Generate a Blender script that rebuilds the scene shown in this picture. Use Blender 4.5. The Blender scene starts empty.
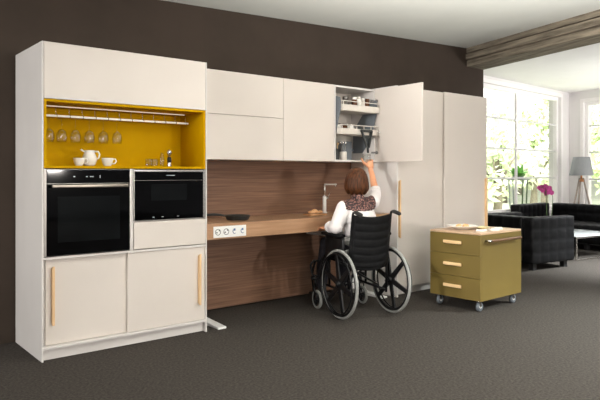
import bpy, bmesh, math, random
from mathutils import Vector, Matrix
random.seed(7)
SC = bpy.context.scene
COL = SC.collection
PI = math.pi
CAM_Z = 1.26

# ---------------------------------------------------------------- frames of the place
U = Vector((.7729, .6345, 0)); N = Vector((.6345, -.7729, 0))     # along the cabinet row / out of it
O = Vector((-1.721, 4.047, 0))
ROW_ANG = math.atan2(U.y, U.x)
def W(u, d, z=0.0):            # cabinet row: u along, d depth into the wall
    return O + U * u - N * d + Vector((0, 0, z))

# ---------------------------------------------------------------- object helpers
def thing(name, label, cat, loc=(0, 0, 0), rotz=0.0, group=None):
    o = bpy.data.objects.new(name, None); COL.objects.link(o)
    o.location = loc; o.rotation_euler = (0, 0, rotz); o.empty_display_size = .05
    o['label'] = label; o['category'] = cat
    if group: o['group'] = group
    return o

def tag(o, label, cat=None, group=None):
    o['label'] = label
    if cat: o['category'] = cat
    if group: o['group'] = group
    return o

def dup(root, loc, rotz=None, label=None, group=None):
    r = root.copy(); COL.objects.link(r); r.location = loc
    if rotz is not None: r.rotation_euler = (0, 0, rotz)
    if label: r['label'] = label
    if group: r['group'] = group
    for ch in list(root.children):
        c = ch.copy(); COL.objects.link(c); c.parent = r
        for g in list(ch.children):
            e = g.copy(); COL.objects.link(e); e.parent = c
    return r

class MB:
    """collects shapes into one mesh"""
    def __init__(self): self.bm = bmesh.new()
    def merge(self, b2, mi=0, smooth=False):
        for f in b2.faces: f.material_index = mi; f.smooth = smooth
        me = bpy.data.meshes.new('tmp'); b2.to_mesh(me); b2.free()
        self.bm.from_mesh(me); bpy.data.meshes.remove(me); return self
    def box(self, x0, x1, y0, y1, z0, z1, bev=.0015, mi=0, M=None, seg=1):
        b = bmesh.new()
        bmesh.ops.create_cube(b, size=1)
        for v in b.verts:
            v.co = Vector((x0 + (v.co.x + .5) * (x1 - x0), y0 + (v.co.y + .5) * (y1 - y0), z0 + (v.co.z + .5) * (z1 - z0)))
        if bev: bmesh.ops.bevel(b, geom=b.edges[:], offset=min(bev, .45 * min(abs(x1-x0), abs(y1-y0), abs(z1-z0))), segments=seg, affect='EDGES', profile=.5)
        if M is not None: bmesh.ops.transform(b, matrix=M, verts=b.verts[:])
        return self.merge(b, mi, seg > 1)
    def bar(self, p0, p1, w, h, bev=.001, mi=0, up=(0, 0, 1)):
        p0, p1 = Vector(p0), Vector(p1); d = p1 - p0; L = d.length; d.normalize()
        up = Vector(up)
        if abs(d.dot(up)) > .98: up = Vector((1, 0, 0))
        s = d.cross(up).normalized(); t = s.cross(d).normalized()
        M = Matrix((( s.x, d.x, t.x, p0.x), (s.y, d.y, t.y, p0.y), (s.z, d.z, t.z, p0.z), (0, 0, 0, 1)))
        return self.box(-w/2, w/2, 0, L, -h/2, h/2, bev, mi, M)
    def cyl(self, p0, p1, r0, r1=None, n=16, mi=0, smooth=True):
        return self.tube([p0, p1], [r0, r0 if r1 is None else r1], n, mi, smooth)
    def tube(self, pts, r, n=10, mi=0, smooth=True, closed=False):
        pts = [Vector(p) for p in pts]; k = len(pts)
        if not isinstance(r, (list, tuple)): r = [r] * k
        b = bmesh.new(); rings = []
        prev = None
        for i, p in enumerate(pts):
            if closed: t = (pts[(i+1) % k] - pts[i-1]).normalized()
            else: t = (pts[min(i+1, k-1)] - pts[max(i-1, 0)]).normalized()
            if prev is None:
                a = Vector((0, 0, 1)) if abs(t.z) < .9 else Vector((1, 0, 0))
                s = t.cross(a).normalized()
            else:
                s = (prev - t * prev.dot(t)).normalized()
            prev = s; q = t.cross(s)
            rings.append([b.verts.new(p + (s * math.cos(2*PI*j/n) + q * math.sin(2*PI*j/n)) * r[i]) for j in range(n)])
        m = k if closed else k - 1
        for i in range(m):
            A, B = rings[i], rings[(i+1) % k]
            for j in range(n): b.faces.new((A[j], A[(j+1) % n], B[(j+1) % n], B[j]))
        if not closed:
            b.faces.new(rings[0][::-1]); b.faces.new(rings[-1])
        bmesh.ops.recalc_face_normals(b, faces=b.faces[:])
        return self.merge(b, mi, smooth)
    def ring(self, c, axis, R, r, n=36, m=8, mi=0):
        c, ax = Vector(c), Vector(axis).normalized()
        a = Vector((0, 0, 1)) if abs(ax.z) < .9 else Vector((1, 0, 0))
        s = ax.cross(a).normalized(); q = ax.cross(s)
        return self.tube([c + (s * math.cos(2*PI*i/n) + q * math.sin(2*PI*i/n)) * R for i in range(n)], r, m, mi, True, True)
    def lathe(self, prof, c=(0, 0, 0), n=24, mi=0, M=None):
        """prof: (r,z) list, revolved about z"""
        b = bmesh.new(); c = Vector(c); rings = []
        for r, z in prof:
            if r < 1e-5: rings.append([b.verts.new(c + Vector((0, 0, z)))])
            else: rings.append([b.verts.new(c + Vector((r * math.cos(2*PI*j/n), r * math.sin(2*PI*j/n), z))) for j in range(n)])
        for A, B in zip(rings, rings[1:]):
            for j in range(n):
                k = (j+1) % n
                if len(A) == 1 and len(B) == 1: break
                if len(A) == 1: b.faces.new((A[0], B[k], B[j]))
                elif len(B) == 1: b.faces.new((A[j], A[k], B[0]))
                else: b.faces.new((A[j], A[k], B[k], B[j]))
        bmesh.ops.recalc_face_normals(b, faces=b.faces[:])
        if M is not None: bmesh.ops.transform(b, matrix=M, verts=b.verts[:])
        return self.merge(b, mi, True)
    def ball(self, c, r, mi=0, rot=None, sub=2):
        b = bmesh.new(); bmesh.ops.create_icosphere(b, subdivisions=sub, radius=1)
        rr = r if isinstance(r, (tuple, list)) else (r, r, r)
        M = Matrix.Translation(Vector(c)) @ (rot if rot is not None else Matrix()) @ Matrix.Diagonal((rr[0], rr[1], rr[2], 1))
        bmesh.ops.transform(b, matrix=M, verts=b.verts[:])
        return self.merge(b, mi, True)
    def cap(self, p0, r0, p1, r1):
        """tapered capsule, for remeshing"""
        self.ball(p0, r0); self.ball(p1, r1)
        return self.tube([p0, p1], [r0, r1], 20)
    def poly(self, pts, mi=0):
        b = bmesh.new(); b.faces.new([b.verts.new(Vector(p)) for p in pts]); return self.merge(b, mi)
    def prism(self, pts, v, mi=0, bev=0):
        """extrude polygon pts by vector v"""
        b = bmesh.new(); v = Vector(v)
        A = [b.verts.new(Vector(p)) for p in pts]; B = [b.verts.new(Vector(p) + v) for p in pts]
        n = len(A); b.faces.new(A[::-1]); b.faces.new(B)
        for i in range(n): b.faces.new((A[i], A[(i+1) % n], B[(i+1) % n], B[i]))
        bmesh.ops.recalc_face_normals(b, faces=b.faces[:])
        if bev: bmesh.ops.bevel(b, geom=b.edges[:], offset=bev, segments=2, affect='EDGES', profile=.5)
        return self.merge(b, mi)
    def pillow_box(self, x0, x1, y0, y1, z0, z1, cell=.17, amp=.018, res=6, cells=None, rnd=.02, M=None):
        """box whose faces are tufted cushions"""
        b = bmesh.new(); lo = Vector((x0, y0, z0)); hi = Vector((x1, y1, z1)); size = hi - lo
        for ax in range(3):
            a1, a2 = (ax+1) % 3, (ax+2) % 3
            c1 = max(1, round(size[a1] / cell)); c2 = max(1, round(size[a2] / cell))
            for sgn in (0, 1):
                g = []
                for i in range(c1*res+1):
                    row = []
                    for j in range(c2*res+1):
                        s, t = i/(c1*res), j/(c2*res)
                        p = lo.copy(); p[a1] += s*size[a1]; p[a2] += t*size[a2]
                        if sgn: p[ax] = hi[ax]
                        fs, ft = (s*c1) % 1, (t*c2) % 1
                        h = (abs(math.sin(PI*fs)) * abs(math.sin(PI*ft))) ** .45
                        off = amp * (h - 1)
                        e = min(s*size[a1], (1-s)*size[a1], t*size[a2], (1-t)*size[a2])
                        if e < 1e-6: off = -amp
                        p[ax] += off if sgn else -off
                        row.append(b.verts.new(p))
                    g.append(row)
                for i in range(len(g)-1):
                    for j in range(len(g[0])-1):
                        q = (g[i][j], g[i+1][j], g[i+1][j+1], g[i][j+1])
                        b.faces.new(q if sgn else q[::-1])
        # pull rims in so neighbouring faces meet
        for v in b.verts:
            for ax in range(3):
                v.co[ax] = min(max(v.co[ax], lo[ax] + amp), hi[ax] - amp) if sum(1 for k in range(3) if v.co[k] <= lo[k]+amp+1e-6 or v.co[k] >= hi[k]-amp-1e-6) > 1 else v.co[ax]
        bmesh.ops.remove_doubles(b, verts=b.verts[:], dist=.0015)
        if M is not None: bmesh.ops.transform(b, matrix=M, verts=b.verts[:])
        return self.merge(b, 0, True)
    def build(self, name, mats, parent=None, loc=None, rotz=0.0):
        me = bpy.data.meshes.new(name); self.bm.to_mesh(me); self.bm.free()
        for m in (mats if isinstance(mats, (list, tuple)) else [mats]): me.materials.append(m)
        o = bpy.data.objects.new(name, me); COL.objects.link(o)
        if parent is not None: o.parent = parent
        if loc is not None: o.location = loc; o.rotation_euler = (0, 0, rotz)
        return o

def struct(o): o['kind'] = 'structure'; return o

def remesh_build(mb, name, mat, parent, voxel, smooth=4, sm_fac=.5):
    """weld overlapping closed shapes into one continuous skin"""
    me = bpy.data.meshes.new('raw'); mb.bm.to_mesh(me); mb.bm.free()
    t = bpy.data.objects.new('raw', me); COL.objects.link(t)
    m = t.modifiers.new('r', 'REMESH'); m.mode = 'VOXEL'; m.voxel_size = voxel; m.use_smooth_shade = True
    if smooth:
        s = t.modifiers.new('s', 'SMOOTH'); s.iterations = smooth; s.factor = sm_fac
    bpy.context.view_layer.update()
    dg = bpy.context.evaluated_depsgraph_get()
    out = bpy.data.meshes.new_from_object(t.evaluated_get(dg))
    bpy.data.objects.remove(t); bpy.data.meshes.remove(me)
    out.name = name; out.materials.clear(); out.materials.append(mat)
    out.polygons.foreach_set('use_smooth', [True] * len(out.polygons))
    o = bpy.data.objects.new(name, out); COL.objects.link(o)
    if parent is not None: o.parent = parent
    return o

# ---------------------------------------------------------------- materials
def mat(name, col, rough=.5, metal=0.0, noise=None, bump=None, trans=0.0, emis=None, spec=.5, alpha=1.0, ior=1.45, sheen=0, coat=0):
    """noise=(scale xyz, detail, colour2, lo, hi); bump=(scale xyz, strength, distance)"""
    m = bpy.data.materials.new(name); m.use_nodes = True
    nt = m.node_tree; p = nt.nodes['Principled BSDF']
    p.inputs['Base Color'].default_value = (*col, 1); p.inputs['Roughness'].default_value = rough
    p.inputs['Metallic'].default_value = metal; p.inputs['Specular IOR Level'].default_value = spec
    p.inputs['Transmission Weight'].default_value = trans; p.inputs['Alpha'].default_value = alpha
    p.inputs['IOR'].default_value = ior
    if sheen: p.inputs['Sheen Weight'].default_value = sheen
    if coat: p.inputs['Coat Weight'].default_value = coat; p.inputs['Coat Roughness'].default_value = .1
    if emis: p.inputs['Emission Color'].default_value = (*emis[0], 1); p.inputs['Emission Strength'].default_value = emis[1]
    tc = None
    def coords(sc):
        nonlocal tc
        if tc is None: tc = nt.nodes.new('ShaderNodeTexCoord')
        mp = nt.nodes.new('ShaderNodeMapping'); nt.links.new(tc.outputs['Object'], mp.inputs['Vector'])
        mp.inputs['Scale'].default_value = sc if isinstance(sc, tuple) else (sc, sc, sc); return mp
    if noise:
        sc, det, c2, lo, hi = noise
        n = nt.nodes.new('ShaderNodeTexNoise'); n.inputs['Scale'].default_value = 1; n.inputs['Detail'].default_value = det
        n.inputs['Roughness'].default_value = .62
        nt.links.new(coords(sc).outputs['Vector'], n.inputs['Vector'])
        r = nt.nodes.new('ShaderNodeValToRGB'); r.color_ramp.elements[0].position = lo; r.color_ramp.elements[1].position = hi
        r.color_ramp.elements[0].color = (*col, 1); r.color_ramp.elements[1].color = (*c2, 1)
        nt.links.new(n.outputs['Fac'], r.inputs['Fac']); nt.links.new(r.outputs['Color'], p.inputs['Base Color'])
    if bump:
        sc, st, dist = bump
        n = nt.nodes.new('ShaderNodeTexNoise'); n.inputs['Scale'].default_value = 1; n.inputs['Detail'].default_value = 5
        nt.links.new(coords(sc).outputs['Vector'], n.inputs['Vector'])
        b = nt.nodes.new('ShaderNodeBump'); b.inputs['Strength'].default_value = st; b.inputs['Distance'].default_value = dist
        nt.links.new(n.outputs['Fac'], b.inputs['Height']); nt.links.new(b.outputs['Normal'], p.inputs['Normal'])
    return m

def sl(r, g, b):               # 8-bit photo colour to linear
    return tuple(((c/255 + .055)/1.055)**2.4 if c > 10 else c/255/12.92 for c in (r, g, b))

M = {}
M['front'] = mat('cashmere_lacquer', sl(217, 208, 200), .42, noise=((1.2, 1.2, 1.2), 2, sl(213, 204, 196), .4, .6))
M['carcass'] = mat('white_board', sl(217, 212, 208), .5, noise=((2, 2, 2), 2, sl(213, 208, 204), .4, .6))
M['gap'] = mat('shadow_gap', sl(120, 112, 104), .6, noise=((8, 8, 8), 2, sl(112, 104, 98), .4, .6))
M['yellow'] = mat('yellow_lacquer', sl(192, 148, 0), .55, spec=.04, noise=((2, 2, 2), 2, sl(186, 142, 0), .4, .6))
M['black_glass'] = mat('black_glass', (.0012, .0012, .0014), .05, spec=.14, noise=((3, 3, 3), 2, (.002, .002, .0024), .4, .7))
M['oven_window'] = mat('oven_window_glass', (.004, .0045, .005), .06, spec=.14, noise=((3, 3, 3), 2, (.006, .007, .0075), .4, .7))
M['chrome'] = mat('brushed_steel', (.72, .69, .66), .22, 1.0, noise=((2, 2, 80), 3, (.6, .58, .55), .3, .7))
M['steel_dark'] = mat('dark_steel', (.22, .21, .2), .35, 1.0, noise=((5, 5, 5), 3, (.18, .17, .16), .3, .7))
M['warm_steel'] = mat('warm_steel', (.40, .35, .31), .38, 1.0, noise=((2, 2, 80), 3, (.34, .30, .26), .3, .7))
M['handle'] = mat('light_beech', sl(228, 194, 150), .5, noise=((60, 60, 5), 4, sl(214, 174, 128), .35, .7))
M['handle_h'] = mat('light_beech_level', sl(232, 200, 152), .5, noise=((60, 5, 60), 4, sl(216, 178, 128), .35, .7))
M['walnut'] = mat('grey_walnut_panel', sl(80, 54, 39), .5, noise=((1.6, 10, 70), 8, sl(140, 104, 81), .26, .74), bump=((1.5, 6, 90), .12, .002))
M['oak'] = mat('oiled_oak_worktop', sl(148, 109, 80), .3, noise=((1.3, 14, 26), 7, sl(186, 148, 116), .3, .7), bump=((2, 20, 60), .08, .001))
M['white_plastic'] = mat('white_plastic', sl(240, 240, 238), .35, noise=((4, 4, 4), 2, sl(236, 236, 234), .4, .6))
M['dark_hole'] = mat('dark_hole', sl(30, 30, 32), .6, noise=((9, 9, 9), 2, sl(24, 24, 26), .4, .6))
M['blue_ink'] = mat('blue_grey_mark', sl(96, 122, 160), .6, noise=((9, 9, 9), 2, sl(88, 112, 150), .4, .6))
M['wall'] = mat('dark_brown_paint', sl(71, 61, 54), .85, noise=((2.5, 2.5, 2.5), 4, sl(66, 57, 50), .35, .65), bump=((60, 60, 60), .05, .002), spec=.2)
M['ceil'] = mat('grey_plaster', sl(224, 225, 219), .9, noise=((1.5, 1.5, 1.5), 3, sl(220, 221, 215), .35, .65), spec=.2)
M['lounge_wall'] = mat('pale_plaster', sl(234, 231, 230), .9, noise=((1.5, 1.5, 1.5), 3, sl(230, 227, 226), .35, .65), spec=.2)
M['carpet'] = mat('dark_loop_carpet', sl(52, 48, 45), .95, noise=((60, 60, 60), 8, sl(80, 75, 70), .35, .7), bump=((160, 160, 160), .5, .004), spec=.1)
M['beam'] = mat('weathered_beam', sl(84, 76, 65), .85, noise=((2.2, 16, 30), 8, sl(166, 154, 136), .3, .75), bump=((6, 40, 40), .5, .01), spec=.2)
M['olive'] = mat('olive_lacquer', sl(110, 93, 46), .45, noise=((1.5, 1.5, 1.5), 2, sl(107, 90, 44), .4, .6))
M['olive_dark'] = mat('olive_gap', sl(96, 86, 44), .6, noise=((5, 5, 5), 2, sl(90, 80, 40), .4, .6))
M['cart_top'] = mat('pale_oak_top', sl(206, 176, 148), .4, noise=((3, 18, 24), 6, sl(188, 156, 126), .3, .7))
M['rail_wood'] = mat('dark_rail', sl(112, 82, 58), .35, noise=((4, 40, 40), 5, sl(96, 70, 50), .3, .7))
M['rubber'] = mat('black_rubber', (.012, .012, .012), .55, noise=((20, 20, 20), 3, (.018, .018, .018), .4, .7))
M['tyre'] = mat('grey_tyre', sl(142, 142, 138), .75, noise=((20, 20, 20), 3, sl(130, 130, 126), .4, .7))
M['black_metal'] = mat('black_lacquered_metal', (.006, .006, .0065), .35, spec=.3, noise=((6, 6, 6), 2, (.009, .009, .0095), .4, .7))
M['black_cloth'] = mat('black_upholstery', (.004, .004, .0045), .6, noise=((30, 30, 30), 4, (.008, .008, .0085), .4, .7), bump=((90, 90, 90), .2, .002), spec=.16)
M['leather'] = mat('black_leather', (.004, .004, .0045), .45, noise=((9, 9, 9), 4, (.007, .007, .0075), .4, .7), bump=((55, 55, 55), .18, .003), spec=.18)
M['skin'] = mat('skin', sl(216, 158, 122), .5, noise=((14, 14, 14), 4, sl(206, 144, 108), .35, .7), spec=.35)
M['hair'] = mat('brown_hair', sl(44, 25, 14), .5, spec=.22, noise=((90, 90, 5), 5, sl(112, 66, 36), .38, .78), bump=((140, 140, 6), .7, .006))
M['blouse'] = mat('white_cotton', sl(238, 232, 231), .8, noise=((5, 5, 5), 3, sl(228, 222, 221), .35, .7), bump=((22, 22, 9), .6, .02), spec=.2)
M['trouser'] = mat('dark_trousers', sl(38, 36, 42), .85, noise=((24, 24, 24), 3, sl(46, 44, 50), .35, .7))
M['shoe'] = mat('dark_shoe_leather', sl(30, 26, 25), .4, noise=((24, 24, 24), 3, sl(38, 33, 31), .35, .7))
M['china'] = mat('white_china', sl(240, 237, 230), .2, noise=((4, 4, 4), 2, sl(237, 234, 226), .4, .6))
M['dish'] = mat('pale_yellow_glaze', sl(226, 214, 164), .3, noise=((6, 6, 6), 2, sl(220, 206, 152), .4, .6))
M['iron'] = mat('cast_iron', sl(40, 42, 42), .5, noise=((40, 40, 40), 3, sl(50, 52, 51), .4, .7))
M['grey_unit'] = mat('grey_fitting', sl(216, 209, 200), .45, noise=((6, 6, 6), 2, sl(209, 202, 193), .4, .6))
M['slate_unit'] = mat('slate_fitting', sl(112, 118, 124), .45, noise=((6, 6, 6), 2, sl(104, 110, 116), .4, .6))
M['amber'] = mat('brown_glass_jar', sl(96, 58, 34), .15, noise=((8, 8, 8), 2, sl(80, 46, 26), .4, .6))
M['bread'] = mat('golden_bread', sl(222, 160, 104), .75, noise=((30, 30, 30), 5, sl(240, 206, 164), .35, .7), bump=((80, 80, 80), .4, .004))
M['board'] = mat('beech_board', sl(206, 160, 116), .5, noise=((6, 50, 50), 5, sl(190, 142, 98), .35, .7))
M['lamp_grey'] = mat('grey_linen_shade', sl(150, 152, 154), .85, noise=((60, 60, 90), 3, sl(138, 140, 142), .35, .7))
M['lamp_leg'] = mat('pale_grey_ash', sl(172, 160, 150), .55, noise=((40, 40, 4), 4, sl(150, 138, 128), .35, .7))
M['copper'] = mat('warm_lamp_neck', sl(214, 150, 104), .35, .6, noise=((8, 8, 8), 2, sl(200, 136, 92), .4, .6))
M['win_frame'] = mat('white_window_frame', sl(246, 242, 242), .5, noise=((4, 4, 4), 2, sl(243, 239, 239), .4, .6))
M['glazing_bar'] = mat('backlit_glazing_bar', sl(214, 212, 212), .5, noise=((4, 4, 4), 2, sl(210, 208, 208), .4, .6))  # backlit shade put into the bar colour, darker than the frame
M['leaf'] = mat('house_plant_leaf', sl(96, 168, 60), .5, noise=((18, 18, 18), 3, sl(140, 196, 92), .35, .7))
M['orchid'] = mat('magenta_petal', sl(160, 34, 108), .6, noise=((60, 60, 60), 3, sl(196, 76, 150), .4, .75))
M['stem'] = mat('green_stem', sl(70, 96, 50), .6, noise=((30, 30, 30), 2, sl(60, 84, 44), .4, .6))
M['pot'] = mat('stone_pot', sl(150, 158, 152), .6, noise=((20, 20, 20), 3, sl(136, 144, 138), .4, .6))
M['bark'] = mat('tree_bark', sl(140, 130, 118), .9, noise=((10, 10, 4), 5, sl(110, 102, 92), .35, .7))
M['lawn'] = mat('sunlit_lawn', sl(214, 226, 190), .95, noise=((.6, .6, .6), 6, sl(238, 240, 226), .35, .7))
M['led'] = mat('led_strip', (1, .95, .82), .5, emis=((1, .9, .68), .25), noise=((3, 3, 3), 1, (1, .94, .8), .4, .6))
M['rail_glow'] = mat('self_lit_rail', sl(250, 246, 232), .3, emis=((1, .93, .78), .35), noise=((3, 3, 3), 1, sl(246, 242, 226), .4, .6))  # no lamp: the rail gets a glow of its own to read bright
M['display'] = mat('display_mark', sl(190, 196, 200), .5, emis=((.8, .85, .9), .12), noise=((3, 3, 3), 1, sl(186, 192, 196), .4, .6))
M['eye'] = mat('eye_white', sl(240, 236, 230), .2, noise=((3, 3, 3), 1, sl(236, 232, 226), .4, .6))
M['lip'] = mat('lip', sl(176, 92, 84), .4, noise=((30, 30, 30), 1, sl(168, 84, 78), .4, .6))
M['glass_top'] = mat('milky_glass_top', sl(226, 230, 230), .08, noise=((2, 2, 2), 1, sl(220, 225, 226), .4, .6))

def foliage_mat(name, a, b):  # sun glare and haze are lightened into the leaf colours
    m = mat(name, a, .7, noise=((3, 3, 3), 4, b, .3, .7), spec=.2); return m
M['tree_a'] = foliage_mat('glare_leaf_a', sl(216, 230, 186), sl(242, 246, 228))
M['tree_b'] = foliage_mat('glare_leaf_b', sl(196, 218, 158), sl(236, 242, 214))
M['tree_c'] = foliage_mat('glare_leaf_c', sl(210, 218, 190), sl(244, 244, 234))

def thin_glass(name, tint, top=.5):
    m = bpy.data.materials.new(name); m.use_nodes = True; nt = m.node_tree
    nt.nodes.remove(nt.nodes['Principled BSDF'])
    tr = nt.nodes.new('ShaderNodeBsdfTransparent'); gl = nt.nodes.new('ShaderNodeBsdfGlossy'); gl.inputs['Roughness'].default_value = .06
    tc = nt.nodes.new('ShaderNodeTexCoord'); nz = nt.nodes.new('ShaderNodeTexNoise'); nz.inputs['Scale'].default_value = 4; nt.links.new(tc.outputs['Object'], nz.inputs['Vector'])
    cr = nt.nodes.new('ShaderNodeValToRGB'); cr.color_ramp.elements[0].color = (*tint, 1); cr.color_ramp.elements[1].color = (*[min(1, t*1.02) for t in tint], 1)
    nt.links.new(nz.outputs['Fac'], cr.inputs['Fac']); nt.links.new(cr.outputs['Color'], tr.inputs['Color'])
    lw = nt.nodes.new('ShaderNodeLayerWeight'); lw.inputs['Blend'].default_value = .35
    mr = nt.nodes.new('ShaderNodeMapRange'); mr.inputs['To Min'].default_value = .03; mr.inputs['To Max'].default_value = top
    nt.links.new(lw.outputs['Facing'], mr.inputs['Value'])
    mx = nt.nodes.new('ShaderNodeMixShader'); nt.links.new(mr.outputs[0], mx.inputs['Fac']); nt.links.new(tr.outputs[0], mx.inputs[1]); nt.links.new(gl.outputs[0], mx.inputs[2])
    nt.links.new(mx.outputs[0], nt.nodes['Material Output'].inputs['Surface']); return m
M['glass'] = thin_glass('clear_glass', (.96, .97, .97))
M['smoke_glass'] = thin_glass('smoky_glass', (.62, .60, .58))

def lace_material():
    m = mat('brown_lace', sl(66, 44, 44), .7)
    nt = m.node_tree; p = nt.nodes['Principled BSDF']
    tc = nt.nodes.new('ShaderNodeTexCoord'); v = nt.nodes.new('ShaderNodeTexVoronoi'); v.inputs['Scale'].default_value = 75
    v.feature = 'SMOOTH_F1'
    nt.links.new(tc.outputs['Object'], v.inputs['Vector'])
    r = nt.nodes.new('ShaderNodeValToRGB'); e = r.color_ramp.elements
    e[0].position = .22; e[0].color = (*sl(146, 104, 94), 1); e[1].position = .46; e[1].color = (*sl(44, 28, 30), 1)
    nt.links.new(v.outputs['Distance'], r.inputs['Fac']); nt.links.new(r.outputs['Color'], p.inputs['Base Color'])
    return m
M['lace'] = lace_material()
# ================================================================= setting
B = Vector((.399, -.917, 0)); B.normalize()         # direction of the beam, away from the wall
CORNER = Vector((5.61, 12.66, 0)); WA = Vector((-.733, -.680, 0)).normalized(); WB = Vector((.489, -.873, 0)).normalized()
def ceil_z(p):                 # the ceiling rises a little along the wall
    q = W(1.198, .66); return 2.782 + .0356 * (p[0] - q.x) + .0155 * (p[1] - q.y)
LZ = 2.95

mb = MB()
mb.prism([(-9, -4, -.1), (14, -4, -.1), tuple(CORNER + WB*9.2 - WA*.2 + Vector((0, 0, -.1))), tuple(CORNER - WA*.24 - WB*.24 + Vector((0, 0, -.1))), tuple(CORNER + WA*4.8 - WB*.24 + Vector((0, 0, -.1))), tuple(W(6.05, .9, -.1)), tuple(W(-4.5, .9, -.1))], (0, 0, .1))
struct(mb.build('floor', M['carpet']))
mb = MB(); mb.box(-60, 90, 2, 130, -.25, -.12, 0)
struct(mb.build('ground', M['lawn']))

# dark wall behind the cabinets
mb = MB()
u0, u1 = -4.5, 6.05
A, Bp, Cp, D = W(u0, .66), W(u1, .66), W(u1, .90), W(u0, .90)
vs = []
b = bmesh.new()
bot = [b.verts.new(p) for p in (A, Bp, Cp, D)]; top = [b.verts.new(p + Vector((0, 0, ceil_z(p)))) for p in (A, Bp, Cp, D)]
b.faces.new(bot[::-1]); b.faces.new(top)
for i in range(4): b.faces.new((bot[i], bot[(i+1) % 4], top[(i+1) % 4], top[i]))
bmesh.ops.recalc_face_normals(b, faces=b.faces[:]); mb.merge(b)
struct(mb.build('wall_back', M['wall']))

# beam: local x along the beam
P_near = W(5.653, .66); P_far = W(6.05, .66)
side = (P_far - P_near)
bz0, bz1 = 2.700, 2.955
start = P_near - B * .05
mb = MB()
L = 8.0
ang = math.atan2(B.y, B.x)
loc = Vector((start.x, start.y, 0))
R_ = Matrix.Rotation(-ang, 3, 'Z')
sd = R_ @ side
for (za, zb, off) in ((bz0, bz0 + .078, .012), (bz0 + .090, bz0 + .168, -.010), (bz0 + .180, bz1, .006)):
    mb.prism([(0, off, za), (sd.x, sd.y, za), (sd.x + L, sd.y, za), (L, off, za)], (0, 0, zb - za), bev=.006)
mb.prism([(0, -.03 * (1 if sd.y < 0 else -1), bz0 + .01), (sd.x, sd.y - .01, bz0 + .01), (sd.x + L, sd.y - .01, bz0 + .01), (L, -.03 * (1 if sd.y < 0 else -1), bz0 + .01)], (0, 0, bz1 - bz0 - .02))
bo = struct(mb.build('ceiling_beam', M['beam'], None, loc, ang))

# ceilings
def slab(name, pts, zf, m, th=.15):
    b = bmesh.new()
    lo = [b.verts.new(Vector((p[0], p[1], zf(p)))) for p in pts]; hi = [b.verts.new(Vector((p[0], p[1], zf(p) + th))) for p in pts]
    n = len(pts); b.faces.new(lo[::-1]); b.faces.new(hi)
    for i in range(n): b.faces.new((lo[i], lo[(i+1) % n], hi[(i+1) % n], hi[i]))
    bmesh.ops.recalc_face_normals(b, faces=b.faces[:])
    return struct(MB().merge(b).build(name, m))
mid = P_near + side * .4
slab('ceiling', [W(-4.5, .9), mid - N * .24, mid + B * 9.5, W(-4.5, -8)], ceil_z, M['ceil'])
e0 = mid - B * .0
far_end = CORNER + WB * 9
slab('ceiling_lounge', [e0 - N * .5, CORNER + WA * 4.8 - WB * .25, CORNER - WA * .25 - WB * .25, far_end - WA * .25, e0 + B * 9.5], lambda p: LZ, M['lounge_wall'])

# window walls of the lounge: local frame x along the wall from the corner, y outwards
def window_wall(name, axis, length, out_sign, openings, mname):
    ang = math.atan2(axis.y, axis.x)
    th = .25 * out_sign
    mb = MB(); xs = 0
    def bx(x0, x1, z0, z1): mb.box(x0, x1, min(0, th), max(0, th), z0, z1, 0)
    for (x0, x1, z0, z1) in openings:
        bx(xs, x0, 0, LZ); bx(x0, x1, 0, z0); bx(x0, x1, z1, LZ); xs = x1
    bx(xs, length, 0, LZ)
    return struct(mb.build(name, M['lounge_wall'], None, CORNER, ang)), ang

def window(name, ang, x0, x1, z0, z1, out_sign, mull, bars, fw=.07):
    s = out_sign
    root = MB()
    y0, y1 = sorted((.05*s, .13*s)); 
    root.box(x0, x0+fw, y0, y1, z0, z1, .004); root.box(x1-fw, x1, y0, y1, z0, z1, .004)
    root.box(x0+fw, x1-fw, y0, y1, z0, z0+fw, .004); root.box(x0+fw, x1-fw, y0, y1, z1-fw, z1, .004)
    # white casing on the room side
    c0, c1 = sorted((-.015*s, -.001*s))
    root.box(x0-.07, x0, c0, c1, z0-.07, z1+.07, .003); root.box(x1, x1+.07, c0, c1, z0-.07, z1+.07, .003)
    root.box(x0, x1, c0, c1, z1, z1+.07, .003); root.box(x0, x1, c0, c1, z0-.07, z0, .003)
    o = struct(root.build(name, M['win_frame'], None, CORNER, ang))
    m1, m2 = sorted((.075*s, .115*s))
    for x in mull:
        p = MB(); p.box(x-.022, x+.022, m1, m2, z0+fw, z1-fw, .003); p.build('mullion', M['win_frame'], o)
    edges = [x0+fw] + [m for m in mull] + [x1-fw]
    for z in bars:
        for a, c in zip(edges, edges[1:]):
            p = MB(); p.box(a+(.023 if a in mull else 0), c-(.023 if c in mull else 0), m1, m2, z-.016, z+.016, .003); p.build('glazing_bar', M['glazing_bar'], o)
    g1, g2 = sorted((.092*s, .097*s))
    for a, c in zip(edges, edges[1:]):
        p = MB(); p.box(a+.001, c-.001, g1, g2, z0+fw, z1-fw, 0); p.build('pane', M['pane'], o)
    return o

m = bpy.data.materials.new('window_pane'); m.use_nodes = True; nt = m.node_tree
for n in list(nt.nodes):
    if n.type == 'BSDF_PRINCIPLED': nt.nodes.remove(n)
tr = nt.nodes.new('ShaderNodeBsdfTransparent'); gl = nt.nodes.new('ShaderNodeBsdfGlossy'); gl.inputs['Roughness'].default_value = .02
mx = nt.nodes.new('ShaderNodeMixShader'); mx.inputs['Fac'].default_value = .035; nt.links.new(tr.outputs[0], mx.inputs[1]); nt.links.new(gl.outputs[0], mx.inputs[2])
nt.links.new(mx.outputs[0], nt.nodes['Material Output'].inputs['Surface'])
M['pane'] = m

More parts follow.
